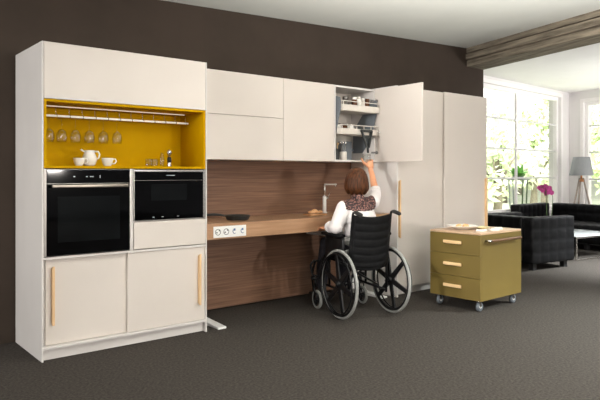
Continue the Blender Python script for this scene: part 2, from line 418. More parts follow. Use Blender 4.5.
# wall A: WA points left; outside is on the far side.  local y = rot90(WA) = (.680,-.733): towards the room, so outside is -y
_, aA = window_wall('wall_left', WA, 4.8, -1, [(.39, 3.80, .55, 2.83)], 'lounge_wall')
window('window_1', aA, .39, 3.80, .55, 2.83, -1, [2.07], [1.185, 1.72, 2.26])
# wall B: WB points to the camera; local y = rot90(WB) = (.873,.489): outwards
_, aB = window_wall('wall_right', WB, 9.0, 1, [(.34, 2.6, .55, 2.72), (3.6, 6.4, .55, 2.72)], 'lounge_wall')
window('window_2', aB, .34, 2.6, .55, 2.72, 1, [1.47], [1.155, 1.70, 2.235])
window('window_3', aB, 3.6, 6.4, .55, 2.72, 1, [5.0], [1.155, 1.70, 2.235])

# ================================================================= trees outside
def tree(px, Y, zc, rx, rz, key, label, name='garden_tree', n=1500, leaf=.16):
    X = (px - 300) / 607 * Y
    t = thing(name, label, 'tree' if 'tree' in name else 'shrub', (X, Y, -.12), 0, 'trees and shrubs outside the lounge windows')
    c = MB(); b = c.bm
    rnd = random.Random(int(px * 7 + Y))
    blobs = [(Vector((rnd.uniform(-.6, .6)*rx, rnd.uniform(-.5, .5)*rx, zc + .12 + rnd.uniform(-.6, .6)*rz)), rnd.uniform(.3, .55)) for _ in range(11)]
    for i in range(n):
        q, s = blobs[rnd.randrange(len(blobs))]
        d = Vector((rnd.gauss(0, 1), rnd.gauss(0, 1), rnd.gauss(0, 1))).normalized() * rnd.uniform(.55, 1)
        p = q + Vector((d.x*rx*s, d.y*rx*s, d.z*rz*s))
        if p.z < .03: continue
        a = Vector((rnd.gauss(0, 1), rnd.gauss(0, 1), rnd.gauss(0, 1))).normalized()
        e = a.cross(Vector((rnd.gauss(0, 1), rnd.gauss(0, 1), rnd.gauss(0, 1)))).normalized()
        l = leaf * rnd.uniform(.6, 1.2); w = l * .45
        b.faces.new([b.verts.new(p + v) for v in (-a*l, -e*w, a*l, e*w)])
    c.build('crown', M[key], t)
    k = MB()
    k.tube([(0, 0, 0), (.05, 0, (zc + .12)*.5), (0, .05, zc + .12 + rz*.4)], [.16, .11, .04], 8)
    for j in range(4):
        a = j * 1.6 + 1; k.tube([(0, 0, (zc + .12)*.6), (math.cos(a)*rx*.35, math.sin(a)*rx*.35, zc + .12 + .1*j)], [.06, .02], 6)
    k.build('trunk', M['bark'], t)
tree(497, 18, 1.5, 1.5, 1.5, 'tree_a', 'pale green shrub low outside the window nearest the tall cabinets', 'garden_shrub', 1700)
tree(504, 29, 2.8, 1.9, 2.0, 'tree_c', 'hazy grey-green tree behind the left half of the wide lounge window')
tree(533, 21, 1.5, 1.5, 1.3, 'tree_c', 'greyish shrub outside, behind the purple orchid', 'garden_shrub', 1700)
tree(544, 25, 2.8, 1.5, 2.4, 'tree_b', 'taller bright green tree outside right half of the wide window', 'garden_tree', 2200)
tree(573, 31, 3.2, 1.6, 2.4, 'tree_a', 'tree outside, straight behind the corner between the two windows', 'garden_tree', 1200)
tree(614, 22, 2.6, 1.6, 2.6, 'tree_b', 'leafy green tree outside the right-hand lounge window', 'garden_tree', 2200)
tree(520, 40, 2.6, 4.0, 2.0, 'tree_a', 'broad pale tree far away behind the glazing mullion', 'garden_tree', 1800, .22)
# ================================================================= tall oven cabinet (local x along the row, y into the wall)
H = 2.15
tc = thing('tall_oven_cabinet', 'tall pale cabinet with yellow niche, two built-in ovens and two sliding doors below', 'cabinet', W(0, 0), ROW_ANG)
WT, DT = 1.265, .645
mb = MB()
mb.box(0, .0115, 0, DT, 0, H); mb.box(WT-.0115, WT, 0, DT, 0, H)
mb.box(.0116, WT-.0116, .022, DT-.02, H-.02, H); mb.box(.0116, WT-.0116, DT-.019, DT, .08, H)
mb.box(.0116, WT-.0116, .001, DT-.02, .08, .098)            # bottom board
mb.box(.0116, WT-.0116, .001, DT-.02, .683, .699)           # board over the sliding doors
mb.box(.622, .644, .004, DT-.02, .70, 1.296)                # middle stile
mb.box(.622, .644, .06, DT-.02, .099, .682)
mb.box(.645, WT-.0116, .03, DT-.02, .906, .912)
mb.box(.0116, .075, .0565, .066, .0985, .6825)
mb.build('carcass', M['carcass'], tc)
mb = MB(); mb.box(.012, WT-.012, .045, .065, 0, .0795); mb.build('plinth', M['carcass'], tc)
mb = MB(); mb.box(.0135, WT-.0135, 0, .0215, 1.768, H-.0005, .002); mb.build('top_flap', M['front'], tc)
mb = MB(); a, c_ = .0125, WT-.0125; z0, z1 = 1.300, 1.765; t_ = .017
mb.box(a, a+t_, 0, .40, z0, z1, .001); mb.box(c_-t_, c_, 0, .40, z0, z1, .001)
mb.box(a+t_, c_-t_, 0, .40, z0, z0+t_, .001); mb.box(a+t_, c_-t_, 0, .40, z1-t_, z1, .001)
mb.box(a+t_, c_-t_, .385, .40, z0+t_, z1-t_, 0)
niche = mb.build('niche_liner', M['yellow'], tc)
mb = MB(); mb.box(.04, WT-.07, .235, .245, z1-t_-.008, z1-t_-.0005, .001); mb.build('light_strip', M['led'], niche)
mb = MB(); mb.cyl((.040, .235, 1.675), (WT-.040, .235, 1.675), .0075, n=10)
rail = mb.build('glass_rail', M['rail_glow'], tc)
GL_X = []
def u_at(px, d):              # where the sight line through column px meets depth d of the row
    b0 = O - N * d; k = (px - 300) / 607
    return (k * b0.y - b0.x) / (U.x - k * U.y)
for i in range(13):
    x = .075 + i * .0945
    if x > WT - .05: break
    p = MB(); p.ring((x, .235, 1.675), (1, 0, 0), .0115, .0035, 14, 6); p.cyl((x, .250, 1.686), (x, .256, z1-t_-.001), .002, n=6)
    p.build('hanger', M['chrome'], rail)
mb = MB(); mb.box(.647, WT-.0135, .0, .020, .705, .905, .002); mb.build('drawer_front', M['front'], tc)
# steel strips round the appliances
mb = MB(); mb.box(.6145, .6205, -.004, .02, .702, 1.297, .001); mb.build('steel_strip', M['chrome'], tc)
mb = MB(); mb.box(.6455, .652, -.004, .02, .913, 1.297, .001); mb.build('steel_strip', M['chrome'], tc)
mb = MB(); mb.box(1.228, 1.2525, -.004, .02, .913, 1.297, .001); mb.build('steel_strip', M['chrome'], tc)
mb = MB(); mb.box(.0125, .0315, .004, .02, .702, 1.297, .001); mb.build('filler_strip', M['steel_dark'], tc)
def bar_handle(parent, x, z0, z1, y, name='handle'):
    h = MB()
    h.prism([(x-.009, y, z0+.018), (x-.009, y-.032, z0), (x-.009, y-.032, z1), (x-.009, y, z1-.018)], (.018, 0, 0), bev=.003)
    return h.build(name, M['handle'], parent)
mb = MB(); mb.box(.034, .640, .036, .054, .1005, .6805, .002)
d = mb.build('sliding_door', M['front'], tc); bar_handle(d, .078, .232, .635, .0355)
mb = MB(); mb.box(.606, WT-.0135, .012, .030, .1005, .6805, .002)
d = mb.build('sliding_door', M['front'], tc); bar_handle(d, 1.196, .222, .630, .0115)

# ---- oven
ov = thing('oven', 'black glass built-in oven with a long steel bar handle', 'oven', W(.033, 0, .704), ROW_ANG)
ow = .579; oh = .590
mb = MB(); mb.box(0, ow, .024, .55, 0, oh); mb.build('housing', M['steel_dark'], ov)
mb = MB(); mb.box(0, ow, .0, .023, .492, oh-.004, .003); cp = mb.build('control_panel', M['black_glass'], ov)
for x, w in ((.175, .012), (.262, .012), (.290, .012), (.305, .010), (.36, .004)):
    p = MB(); p.box(x, x+w, -.0008, -.0001, .535 if w > .005 else .528, .541 if w > .005 else .548, 0)
    p.build('display_mark', M['display'], cp)
mb = MB(); mb.box(0, ow, .0, .023, .003, .488, .003); dr = mb.build('door', M['black_glass'], ov)
p = MB(); p.box(.07, ow-.07, -.0009, -.0001, .09, .40, 0); p.build('window_glass', M['oven_window'], dr)
p = MB(); p.box(.022, ow-.022, -.046, -.028, .462, .484, .005, seg=2); p.cyl((.05, -.03, .473), (.05, .0, .473), .006); p.cyl((ow-.05, -.03, .473), (ow-.05, .0, .473), .006)
p.build('handle', M['warm_steel'], dr)
# ---- compact oven
mw = thing('compact_oven', 'low black glass compact oven above a pale drawer front', 'oven', W(.6535, 0, .914), ROW_ANG)
ow, oh = .573, .380
mb = MB(); mb.box(0, ow, .024, .5, 0, oh); mb.build('housing', M['steel_dark'], mw)
mb = MB(); mb.box(0, ow, -.003, .023, .300, oh-.018, .003); cp = mb.build('control_panel', M['black_glass'], mw)
p = MB(); p.box(.255, .325, -.0038, -.0031, .334, .338, 0); p.build('display', M['display'], cp)
mb = MB(); mb.box(0, ow, -.003, .023, .003, .297, .003); dr = mb.build('door', M['black_glass'], mw)
p = MB(); p.box(.13, .43, -.0038, -.0031, .145, .27, 0); p.build('window_glass', M['oven_window'], dr)
for x in (.14, .215, .345):
    p = MB(); p.box(x, x+.016, -.0038, -.0031, .020, .024, 0); p.build('touch_mark', M['display'], dr)
mb = MB(); mb.box(0, ow, -.004, .023, oh-.0165, oh-.002, .002); mb.build('top_trim', M['chrome'], mw)

# ---- hanging glasses
gsp = [(.0175, 0), (.017, -.002), (.004, -.006), (.0032, -.06), (.004, -.085), (.02, -.094), (.034, -.115), (.038, -.14), (.036, -.165), (.031, -.185),
       (.0298, -.185), (.0348, -.165), (.0368, -.14), (.0325, -.116), (.019, -.0965), (0, -.092)]
def stem_glass(profile, m, scale=1.0):
    mb = MB(); mb.lathe([(r*scale, z*scale) for r, z in profile], n=24); return mb.build('bowl', m)
places = ['leftmost, half hidden by the niche edge', 'second from the left', 'third from the left', 'fourth from the left, above the jug', 'fifth from the left', 'rightmost of the row']
g0 = None
for i, px in enumerate((49, 61.5, 75.3, 89.3, 103.2, 117)):
    u = u_at(px, .235)
    if i == 0: u = max(u, .078)
    lab = 'clear stemmed glass hanging upside down from the rail, ' + places[i]
    loc = W(u, .235, 1.6590)
    if g0 is None:
        g0 = thing('stem_glass', lab, 'glass', loc, 0, 'stemmed glasses hanging in the yellow niche')
        mb = MB(); mb.lathe([(0, .0), (.032, -.001), (.033, -.003), (.010, -.006), (.0034, -.010), (.0030, -.07), (.0034, -.074), (0, -.074)]); mb.build('foot_and_stem', M['glass'], g0)
        mb = MB(); mb.lathe([(0, -.0745), (.010, -.076), (.028, -.092), (.0385, -.118), (.038, -.140), (.032, -.170), (.0308, -.170), (.0368, -.140), (.0372, -.118), (.0272, -.0935), (.010, -.078), (0, -.0768)]); mb.build('bowl', M['glass'], g0)
    else: dup(g0, loc, 0, lab)

# ---- crockery on the niche floor
ZN = 1.3175
def cup(px, d, label, ang, s=1.0):
    t = thing('cup', label, 'cup', W(u_at(px, d), d, ZN), ang, 'white cups in the yellow niche')
    mb = MB(); mb.lathe([(0, 0), (.022*s, 0), (.024*s, .003), (.034*s, .022*s), (.039*s, .045*s), (.040*s, .056*s), (.0375*s, .056*s), (.036*s, .043*s), (.031*s, .022*s), (.02*s, .008), (0, .007)]); mb.build('body', M['china'], t)
    mb = MB(); mb.tube([(.036*s, 0, .048*s), (.054*s, 0, .050*s), (.060*s, 0, .036*s), (.052*s, 0, .020*s), (.033*s, 0, .016*s)], .0045, 8); mb.build('handle', M['china'], t)
cup(79, .11, 'white cup at the left of the jug, in the yellow niche', .55)
cup(107.5, .11, 'white cup at the right of the jug, set apart in the yellow niche', .55, 1.05)
t = thing('jug', 'rounded white jug with spout, between two cups in the yellow niche', 'jug', W(u_at(89.5, .16), .16, ZN), .4)
mb = MB(); mb.lathe([(0, 0), (.030, 0), (.042, .012), (.052, .040), (.050, .066), (.038, .092), (.033, .104), (.036, .114), (.0335, .114), (.030, .104), (.035, .090), (.047, .066), (.048, .040), (.03, .01), (0, .008)]); 
mb.prism([(-.030, -.012, .096), (-.030, .012, .096), (-.062, .003, .116), (-.062, -.003, .116), ], (.006, 0, .008)); mb.build('body', M['china'], t)
mb = MB(); mb.tube([(.034, 0, .106), (.060, 0, .106), (.070, 0, .086), (.062, 0, .058), (.046, 0, .050)], .006, 8); mb.build('handle', M['china'], t)
tg = [(0, 0), (.026, 0), (.027, .003), (.030, .060), (.0285, .060), (.025, .008), (0, .007)]
for px, d, lab in ((149, .13, 'short clear tumbler left of the pair in the yellow niche'), (155, .18, 'short clear tumbler right of the pair, behind the other tumbler')):
    mb = MB(); mb.lathe(tg); o = mb.build('tumbler', M['glass'], None, W(u_at(px, d), d, ZN)); tag(o, lab, 'glass', 'tumblers in the yellow niche')
mb = MB(); mb.lathe([(0, 0), (.016, 0), (.017, .003), (.019, .06), (.013, .085), (.012, .108), (.0105, .108), (.011, .085), (.0165, .06), (.015, .008), (0, .007)])
o = mb.build('carafe', M['glass'], None, W(u_at(162, .14), .14, ZN)); tag(o, 'slim clear glass flask standing left of the shaker', 'flask')
t = thing('shaker', 'steel and black shaker with round cap at the right in the yellow niche', 'shaker', W(u_at(169.3, .14), .14, ZN))
mb = MB(); mb.lathe([(0, 0), (.020, 0), (.0205, .004), (.016, .03), (.0155, .034), (0, .034)]); mb.build('base', M['chrome'], t)
mb = MB(); mb.lathe([(0, .0345), (.0165, .0345), (.017, .06), (.015, .072), (0, .072)]); mb.build('grip', M['rubber'], t)
mb = MB(); mb.lathe([(0, .0725), (.013, .0725), (.010, .086), (.018, .098), (.0215, .112), (.018, .126), (.008, .134), (0, .136)]); mb.build('cap', M['chrome'], t)

# ================================================================= wall cabinets
ZB = 1.385; DU0 = .237; DUD = .36
def wall_case(root, w):
    mb = MB(); h = H - ZB
    mb.box(.001, .017, .021, DUD, 0, h); mb.box(w-.017, w-.001, .021, DUD, 0, h)
    mb.box(.0171, w-.0171, .021, DUD, 0, .018); mb.box(.0171, w-.0171, .021, DUD, h-.018, h); mb.box(.0171, w-.0171, DUD-.012, DUD, .018, h-.018)
    return mb
c1 = thing('overhead_cabinet', 'wide pale wall cabinet with two stacked flaps, next to the yellow niche', 'cabinet', W(1.268, DU0, ZB), ROW_ANG, 'wall cabinets over the worktop')
w = 2.221 - 1.268
wall_case(c1, w).build('carcass', M['carcass'], c1)
mb = MB(); mb.box(.001, w-.001, 0, .0195, 0, 1.772-ZB, .002); mb.build('flap', M['front'], c1)
mb = MB(); mb.box(.001, w-.001, 0, .0195, 1.776-ZB, H-ZB, .002); mb.build('flap', M['front'], c1)
c2 = thing('overhead_cabinet', 'pale wall cabinet with one plain closed door, left of the open cabinet', 'cabinet', W(2.223, DU0, ZB), ROW_ANG, 'wall cabinets over the worktop')
w = 2.862 - 2.223
wall_case(c2, w).build('carcass', M['carcass'], c2)
mb = MB(); mb.box(.001, w-.001, 0, .0195, 0, H-ZB, .002); mb.build('door', M['front'], c2)
c3 = thing('overhead_cabinet', 'open wall cabinet with swung-out door and grey pull-down shelves', 'cabinet', W(2.865, DU0, ZB), ROW_ANG, 'wall cabinets over the worktop')
w = 3.452 - 2.865; h = H - ZB
mb = MB()
mb.box(.001, .019, 0, DUD, 0, h); mb.box(w-.017, w-.001, .0, DUD, 0, h)
mb.box(.0191, w-.0171, .0, DUD, 0, .018); mb.box(.0191, w-.0171, .0, DUD, h-.018, h); mb.build('carcass', M['carcass'], c3)
mb = MB(); mb.box(.0191, w-.0171, DUD-.012, DUD, .0185, h-.0185, 0); mb.box(.0195, .022, .01, DUD-.014, .0185, h-.0185, 0); mb.build('back_lining', M['grey_unit'], c3)
# door: hinged at the right edge, opened about 94 degrees
hx = w - .012
tipx, tipy = 3.408 - 2.865, -(.425 + DU0)
dv = Vector((tipx - hx, tipy + .003, 0)); dl = dv.length; dv.normalize(); nv = Vector((-dv.y, dv.x, 0))
mb = MB(); p0 = Vector((hx, -.003, 0))
pts = [p0, p0 + dv*dl, p0 + dv*dl + nv*.019, p0 + nv*.019]
mb.prism([q for q in pts], (0, 0, h), bev=.0015)
door = mb.build('door', M['front'], c3)
for z in (.10, .64):
    mb = MB(); q = p0 + dv*.035 - nv*.0015
    mb.cyl(q + Vector((0, 0, z)), q - nv*.010 + Vector((0, 0, z)), .017, n=14); mb.bar(q - nv*.008 + Vector((0, 0, z)), p0 + Vector((-.03, .02, z)) , .012, .018)
    mb.build('hinge', M['steel_dark'], door)
# pull-down unit
pu = MB()
for x, s in ((.030, 1), (w-.030, -1)):
    pu.prism([(x, .30, .10), (x, .30, .34), (x, .02, .66), (x, -.05, .64), (x, -.06, .54), (x, .03, .24), (x, .16, .10)], (.006*s, 0, 0))
pu.box(.04, w-.04, .28, .30, .12, .15)
unit = pu.build('pull_down_unit', M['slate_unit'], c3)
def tray(z, y0, y1, hf, slots):
    mb = MB(); x0, x1 = .042, w-.022
    mb.box(x0, x1, y0, y1, z, z+.010); mb.box(x0, x1, y0, y0+.010, z+.0101, z+hf); mb.box(x0, x1, y1-.010, y1, z+.0101, z+hf)
    mb.box(x0, x0+.008, y0+.0101, y1-.0101, z+.0101, z+hf); mb.box(x1-.008, x1, y0+.0101, y1-.0101, z+.0101, z+hf)
    o = mb.build('tray', M['grey_unit'], unit)
    r = MB(); zz = z + hf + .030
    r.box(x0, x1, y0, y0+.008, zz, zz+.008)
    for k in range(slots+1):
        xx = x0 + .004 + (x1-x0-.008)*k/slots; r.box(xx-.004, xx+.004, y0, y0+.008, z+hf+.0002, zz-.0002)
    r.box(x0, x0+.007, y0+.0085, y1, zz, zz+.008); r.box(x1-.007, x1, y0+.0085, y1, zz, zz+.008)
    r.build('guard_rail', M['grey_unit'], unit)
ZT1, ZT2 = 1.893 - ZB, 1.660 - ZB
tray(ZT1, -.085, .16, .062, 2); tray(ZT2, -.065, .16, .058, 5)
mb = MB(); yh = -.088; xa, xb, xc = (u_at(p_, DU0 + yh) - 2.865 for p_ in (361.5, 371.5, 366.3))
mb.bar((xa, yh, ZT2+.045), (xc-.010, yh-.02, ZT2-.13), .030, .014); mb.bar((xb, yh, ZT2+.045), (xc+.010, yh-.02, ZT2-.13), .030, .014)
mb.bar((xa-.008, yh, ZT2+.040), (xb+.008, yh, ZT2+.040), .016, .026); mb.bar((xa+.012, yh-.004, ZT2-.02), (xb-.012, yh-.004, ZT2-.02), .010, .030); mb.bar((xc, yh-.02, ZT2-.13), (xc, yh-.024, ZT2-.185), .020, .014)
mb.build('pull_handle', M['iron'], unit)
mb = MB(); mb.cyl((w-.05, -.070, ZT2+.030), (w+.018, -.105, ZT2+.034), .006); mb.build('release_lever', M['chrome'], unit)
# jars and boxes inside
def at3(x, y, z): return W(2.865 + x, DU0 + y, ZB + z)
def jar(x, y, z, r, hh, body, lid, label, cat='jar', name='jar'):
    t = thing(name, label, cat, at3(x, y, z), 0, 'things kept in the open wall cabinet')
    mb = MB(); mb.lathe([(0, 0), (r*.92, 0), (r, .006), (r, hh*.78), (r*.8, hh*.84), (0, hh*.84)]); mb.build('body', M[body], t)
    mb = MB(); mb.lathe([(0, hh*.842), (r*.86, hh*.842), (r*.88, hh*.86), (r*.88, hh*.98), (r*.8, hh), (0, hh)]); mb.build('lid', M[lid], t)
zt = ZT1 + .0105
jar(.09, .06, zt, .032, .135, 'slate_unit', 'grey_unit', 'slate jar with pale lid at left end of upper tray')
jar(.20, .05, zt, .036, .150, 'smoke_glass', 'steel_dark', 'smoky glass jar second from left on upper tray')
jar(.315, .04, zt, .030, .150, 'amber', 'china', 'brown jar with white lid mid upper tray')
jar(.385, .045, zt, .028, .160, 'china', 'grey_unit', 'tall white jar with grey lid on upper tray')
jar(.445, .05, zt, .026, .150, 'grey_unit', 'china', 'light grey jar with white lid on upper tray')
jar(.508, .045, zt, .025, .150, 'amber', 'amber', 'round brown jar at right end of upper tray')
zt = ZT2 + .0105
jar(.10, .06, zt, .034, .105, 'china', 'steel_dark', 'white jar with dark lid at left end of lower tray')
jar(.19, .06, zt, .034, .105, 'amber', 'steel_dark', 'brown jar with dark lid second on lower tray')
jar(.28, .06, zt, .034, .105, 'china', 'chrome', 'white jar with steel lid in middle of lower tray')
# bottom of the cabinet
t = thing('utensil_pot', 'dark pot holding pale utensils, bottom left in the open cabinet', 'pot', at3(.075, .07, .0185), 0, 'things kept in the open wall cabinet')
mb = MB(); mb.lathe([(0, 0), (.040, 0), (.043, .005), (.045, .11), (.041, .11), (.039, .01), (0, .008)]); mb.build('pot', M['iron'], t)
t2 = thing('utensil_pot', 'grey pot with thin whisks, second from left at cabinet bottom', 'pot', at3(.185, .07, .0185), 0, 'things kept in the open wall cabinet')
mb = MB(); mb.lathe([(0, 0), (.034, 0), (.037, .005), (.039, .085), (.035, .085), (.033, .01), (0, .008)]); mb.build('pot', M['grey_unit'], t2)
for tt, zz in ((t, .15), (t2, .165)):
    base = tt.location
    for k in range(3):
        a = k * 2.1 + .4; mb = MB()
        mb.tube([(math.cos(a)*.012, math.sin(a)*.012, .012), (math.cos(a)*.028, math.sin(a)*.028, zz)], [.0035, .0035], 6); mb.ball((math.cos(a)*.030, math.sin(a)*.030, zz+.012), (.010, .005, .016))
        o = mb.build('cooking_spoon', M['handle'] if tt is t else M['chrome'], None, base)
        tag(o, ['wooden spoon in the dark pot of the open cabinet', 'steel whisk spoon in the grey pot of the open cabinet'][tt is t2], 'spoon', 'wooden spoons in the dark pot' if tt is t else 'steel spoons in the grey pot')
mb = MB(); mb.box(-.075, .075, -.03, .03, 0, .20, .006, seg=2)
tag(mb.build('canister', M['slate_unit'], None, at3(.335, .20, .0185), ROW_ANG), 'slate grey slab canister at the back of the open cabinet', 'canister')

# ================================================================= wood panel, worktop
mb = MB(); mb.box(0, 3.452 - 1.272, 0, .045, .018, 1.75, .001)
o = struct(mb.build('wall_panel', M['walnut'], None, W(1.272, .602), ROW_ANG))
wt = thing('worktop', 'long oak worktop with a row of sockets in its front edge', 'worktop', W(1.270, .012), ROW_ANG)
WL = 3.452 - 1.270
mb = MB(); mb.box(0, WL, 0, .586, .728, .856, .003); mb.build('top', M['oak'], wt)
for x in (.135, WL-.12):
    mb = MB(); mb.box(x-.045, x+.045, .40, .46, .03, .7275, .003); lg = mb.build('leg', M['white_plastic'], wt)
    mb = MB(); mb.prism([(x-.035, -.020, 0), (x+.035, -.020, 0), (x+.035, -.020, .014), (x-.035, -.020, .014)], (0, .02, .010))
    mb = MB(); mb.prism([(x-.038, -.02, .0), (x-.038, -.02, .016), (x-.038, .40, .045), (x-.038, .56, .045), (x-.038, .56, 0)], (.076, 0, 0), bev=.003); mb.build('foot', M['white_plastic'], lg)
sx0 = u_at(213.2, .012) - 1.270; sx1 = u_at(245.8, .012) - 1.270
mb = MB(); mb.box(sx0, sx1, -.007, -.0002, .742, .834, .002); sp = mb.build('socket_strip', M['white_plastic'], wt)
sw = (sx1 - sx0) / 4
for i in range(4):
    cx = sx0 + sw*(i+.5); zc = .788
    p = MB(); p.box(cx-.036, cx+.036, -.0085, -.0072, zc-.036, zc+.036, .0005)
    s = p.build('socket', M['white_plastic'], sp)
    q = MB()
    if i < 2:
        q.ring((cx, -.009, zc), (0, 1, 0), .024, .0022, 20, 6)
        q.cyl((cx-.010, -.0092, zc-.004), (cx-.010, -.0086, zc-.004), .006, n=10); q.cyl((cx+.012, -.0092, zc+.012), (cx+.012, -.0086, zc+.012), .0055, n=10)
        q.build('socket_hole', M['dark_hole'], sp)
    else:
        q.box(cx-.008, cx+.010, -.0092, -.0086, zc+.004, zc+.022, 0); q.tube([(cx-.012, -.009, zc+.014), (cx-.016, -.009, zc-.004), (cx-.004, -.009, zc-.020), (cx+.010, -.009, zc-.016)], .003, 6)
        q.build('socket_mark', M['blue_ink'], sp)

# pan on the worktop
ZW = .8565
pc = W(u_at(237.5, .26), .26, ZW)
t = thing('frying_pan', 'dark frying pan with a long handle on the worktop beside the tall oven cabinet', 'pan', pc, 0)
mb = MB(); mb.lathe([(0, 0), (.088, 0), (.096, .004), (.113, .038), (.116, .042), (.112, .042), (.092, .008), (0, .006)], n=36); mb.build('pan_body', M['iron'], t)
mb = MB(); ux = -U * 1.0
mb.tube([(-.108, -.01, .036), (-.15, -.03, .046), (-.20, -.055, .050), (-.27, -.09, .048)], [.008, .010, .012, .009], 10); mb.build('handle', M['rubber'], t)
# bread board
bc = W(u_at(315, .30), .30, ZW)
mb = MB(); mb.box(-.10, .10, -.065, .065, 0, .014, .004, seg=2)
tag(mb.build('chopping_board', M['board'], None, bc, ROW_ANG), 'small wooden board under bread pieces, left of the tap', 'board')
for i, (dx, dy, r, lab) in enumerate(((-.055, -.01, (.036, .026, .016), 'golden bread piece at left end of the board'), (.005, .012, (.040, .028, .022), 'largest golden bread piece, mid board'), (.060, -.012, (.034, .026, .015), 'golden bread piece at the board end nearest the tap'), (0.0, -.035, (.026, .018, .012), 'small golden bread bit at the front of the board'))):
    rot = Matrix.Rotation(i*.9, 4, 'Z')
    mb = MB(); mb.ball((0, 0, r[2]), r, rot=rot, sub=3)
    p = bc + U*dx - N*dy + Vector((0, 0, .0145))
    tag(mb.build('bread_piece', M['bread'], None, p), lab, 'bread', 'bread pieces on the small board')

# tap and sink
fp = W(u_at(324.5, .50), .50, ZW)
t = thing('tap', 'angular tap with white body and steel spout on the worktop left of the woman', 'tap', fp, ROW_ANG)
mb = MB(); mb.cyl((0, 0, 0), (0, 0, .012), .028, .026); mb.cyl((0, 0, .012), (0, 0, .17), .020, .019); mb.build('body', M['white_plastic'], t)
mb = MB(); mb.cyl((0, 0, .1705), (0, 0, .298), .012); mb.box(-.014, .165, -.012, .012, .285, .303, .003); mb.cyl((.15, 0, .284), (.15, 0, .268), .009); mb.build('spout', M['chrome'], t)
mb = MB(); mb.cyl((.021, 0, .14), (.044, 0, .155), .014); mb.cyl((.044, 0, .155), (.075, 0, .205), .005); mb.build('lever', M['chrome'], t)
sk = thing('sink', 'pale flat sink basin fixed underneath the worktop, beside the wheelchair', 'sink', W(u_at(319, .10) + .13, .075, .66), ROW_ANG)
mb = MB(); mb.box(-.05, .46, 0, .42, .035, .0675, .004); mb.box(.0, .42, .03, .38, .0, .0345, .01); mb.build('basin', M['white_plastic'], sk)
mb = MB(); mb.cyl((.36, .3, -.001), (.36, .3, -.10), .03); mb.cyl((.36, .3, -.085), (.36, .49, -.085), .02); mb.build('waste_pipe', M['chrome'], sk)

# ================================================================= tall cabinets at the right
DF = -.06; HT = 2.165
tk = thing('tall_cabinet', 'tall pale cupboard with two full-height sliding doors, behind the olive cart', 'cabinet', W(3.458, DF), ROW_ANG)
TW = 5.042 - 3.458; xm = u_at(444.3, DF) - 3.458
mb = MB()
mb.box(0, .02, 0, .70, 0, HT); mb.box(TW-.02, TW, .03, .70, 0, HT); mb.box(.0201, TW-.0201, .055, .70, HT-.02, HT); mb.box(.0201, TW-.0201, .055, .70, .08, .10); mb.box(.0201, TW-.0201, .68, .70, .10, HT-.02)
mb.build('carcass', M['carcass'], tk)
mb = MB(); mb.box(.0201, TW-.0201, .09, .11, 0, .0795); mb.build('plinth', M['carcass'], tk)
mb = MB(); mb.box(.0215, xm+.02, .030, .050, .085, HT-.002, .002); d = mb.build('sliding_door', M['front'], tk)
bar_handle(d, .055, .60, 1.20, .0295)
mb = MB(); mb.box(xm+.006, TW+.002, .0, .020, .085, HT, .002); d = mb.build('sliding_door', M['front'], tk)
bar_handle(d, TW-.035, .60, 1.22, -.0005)
# ================================================================= wheelchair (local x right, y forward)
WC = Vector((.583, 5.403, 0)); WR = math.radians(27)
wc = thing('wheelchair', 'black wheelchair with grey tyres carrying the woman at the worktop', 'wheelchair', WC, WR)
R = .302
def big_wheel(s):
    x = s * .270
    mb = MB()
    mb.ring((x, 0, R), (1, 0, 0), R-.031, .014, 48, 8); mb.ring((x, 0, R), (1, 0, 0), R-.042, .007, 48, 6)
    mb.cyl((x-.028, 0, R), (x+.028, 0, R), .030, n=18); mb.cyl((x+s*.028, 0, R), (x+s*.036, 0, R), .016)
    for k in range(6):
        a = k*PI/3 + .30; d = Vector((0, math.cos(a), math.sin(a)))
        c = Vector((x, 0, R)); q = Vector((0, -d.z, d.y))
        mb.prism([c + d*.022 - q*.026 - Vector((.008, 0, 0)), c + d*.022 + q*.026 - Vector((.008, 0, 0)), c + d*(R-.036) + q*.018 - Vector((.006, 0, 0)), c + d*(R-.036) - q*.018 - Vector((.006, 0, 0))], (.015, 0, 0), bev=.003)
    o = mb.build('wheel', M['black_metal'], wc)
    mb = MB(); mb.ring((x, 0, R), (1, 0, 0), R-.0135, .0135, 56, 10); mb.build('tyre', M['tyre'], o)
    mb = MB(); mb.ring((x+s*.036, 0, R), (1, 0, 0), R-.040, .0075, 48, 8)
    for k in range(6):
        a = k*PI/3 + .82; mb.cyl((x+s*.008, math.cos(a)*(R-.034), R+math.sin(a)*(R-.034)), (x+s*.036, math.cos(a)*(R-.040), R+math.sin(a)*(R-.040)), .004, n=6)
    mb.build('push_rim', M['black_metal'], o)
def caster(s):
    x, y, r = s*.25, .44, .088
    mb = MB(); mb.ring((x, y, r), (1, 0, 0), r-.026, .010, 28, 8); mb.cyl((x-.018, y, r), (x+.018, y, r), .016)
    for k in range(5):
        a = k*2*PI/5; mb.bar((x, y, r), (x, y+math.cos(a)*(r-.03), r+math.sin(a)*(r-.03)), .014, .010)
    o = mb.build('caster', M['black_metal'], wc)
    mb = MB(); mb.ring((x, y, r), (1, 0, 0), r-.014, .014, 32, 8); mb.build('tyre', M['tyre'], o)
    mb = MB()
    for e in (-1, 1): mb.tube([(x+e*.024, y, r), (x+e*.024, y+.012, r+.10), (x+e*.010, y+.030, r+.125)], .007, 8)
    mb.cyl((x, y+.030, r+.11), (x, y+.034, r+.19), .014); mb.build('fork', M['black_metal'], o)
for s in (-1, 1): big_wheel(s)
for s in (-1, 1): caster(s)
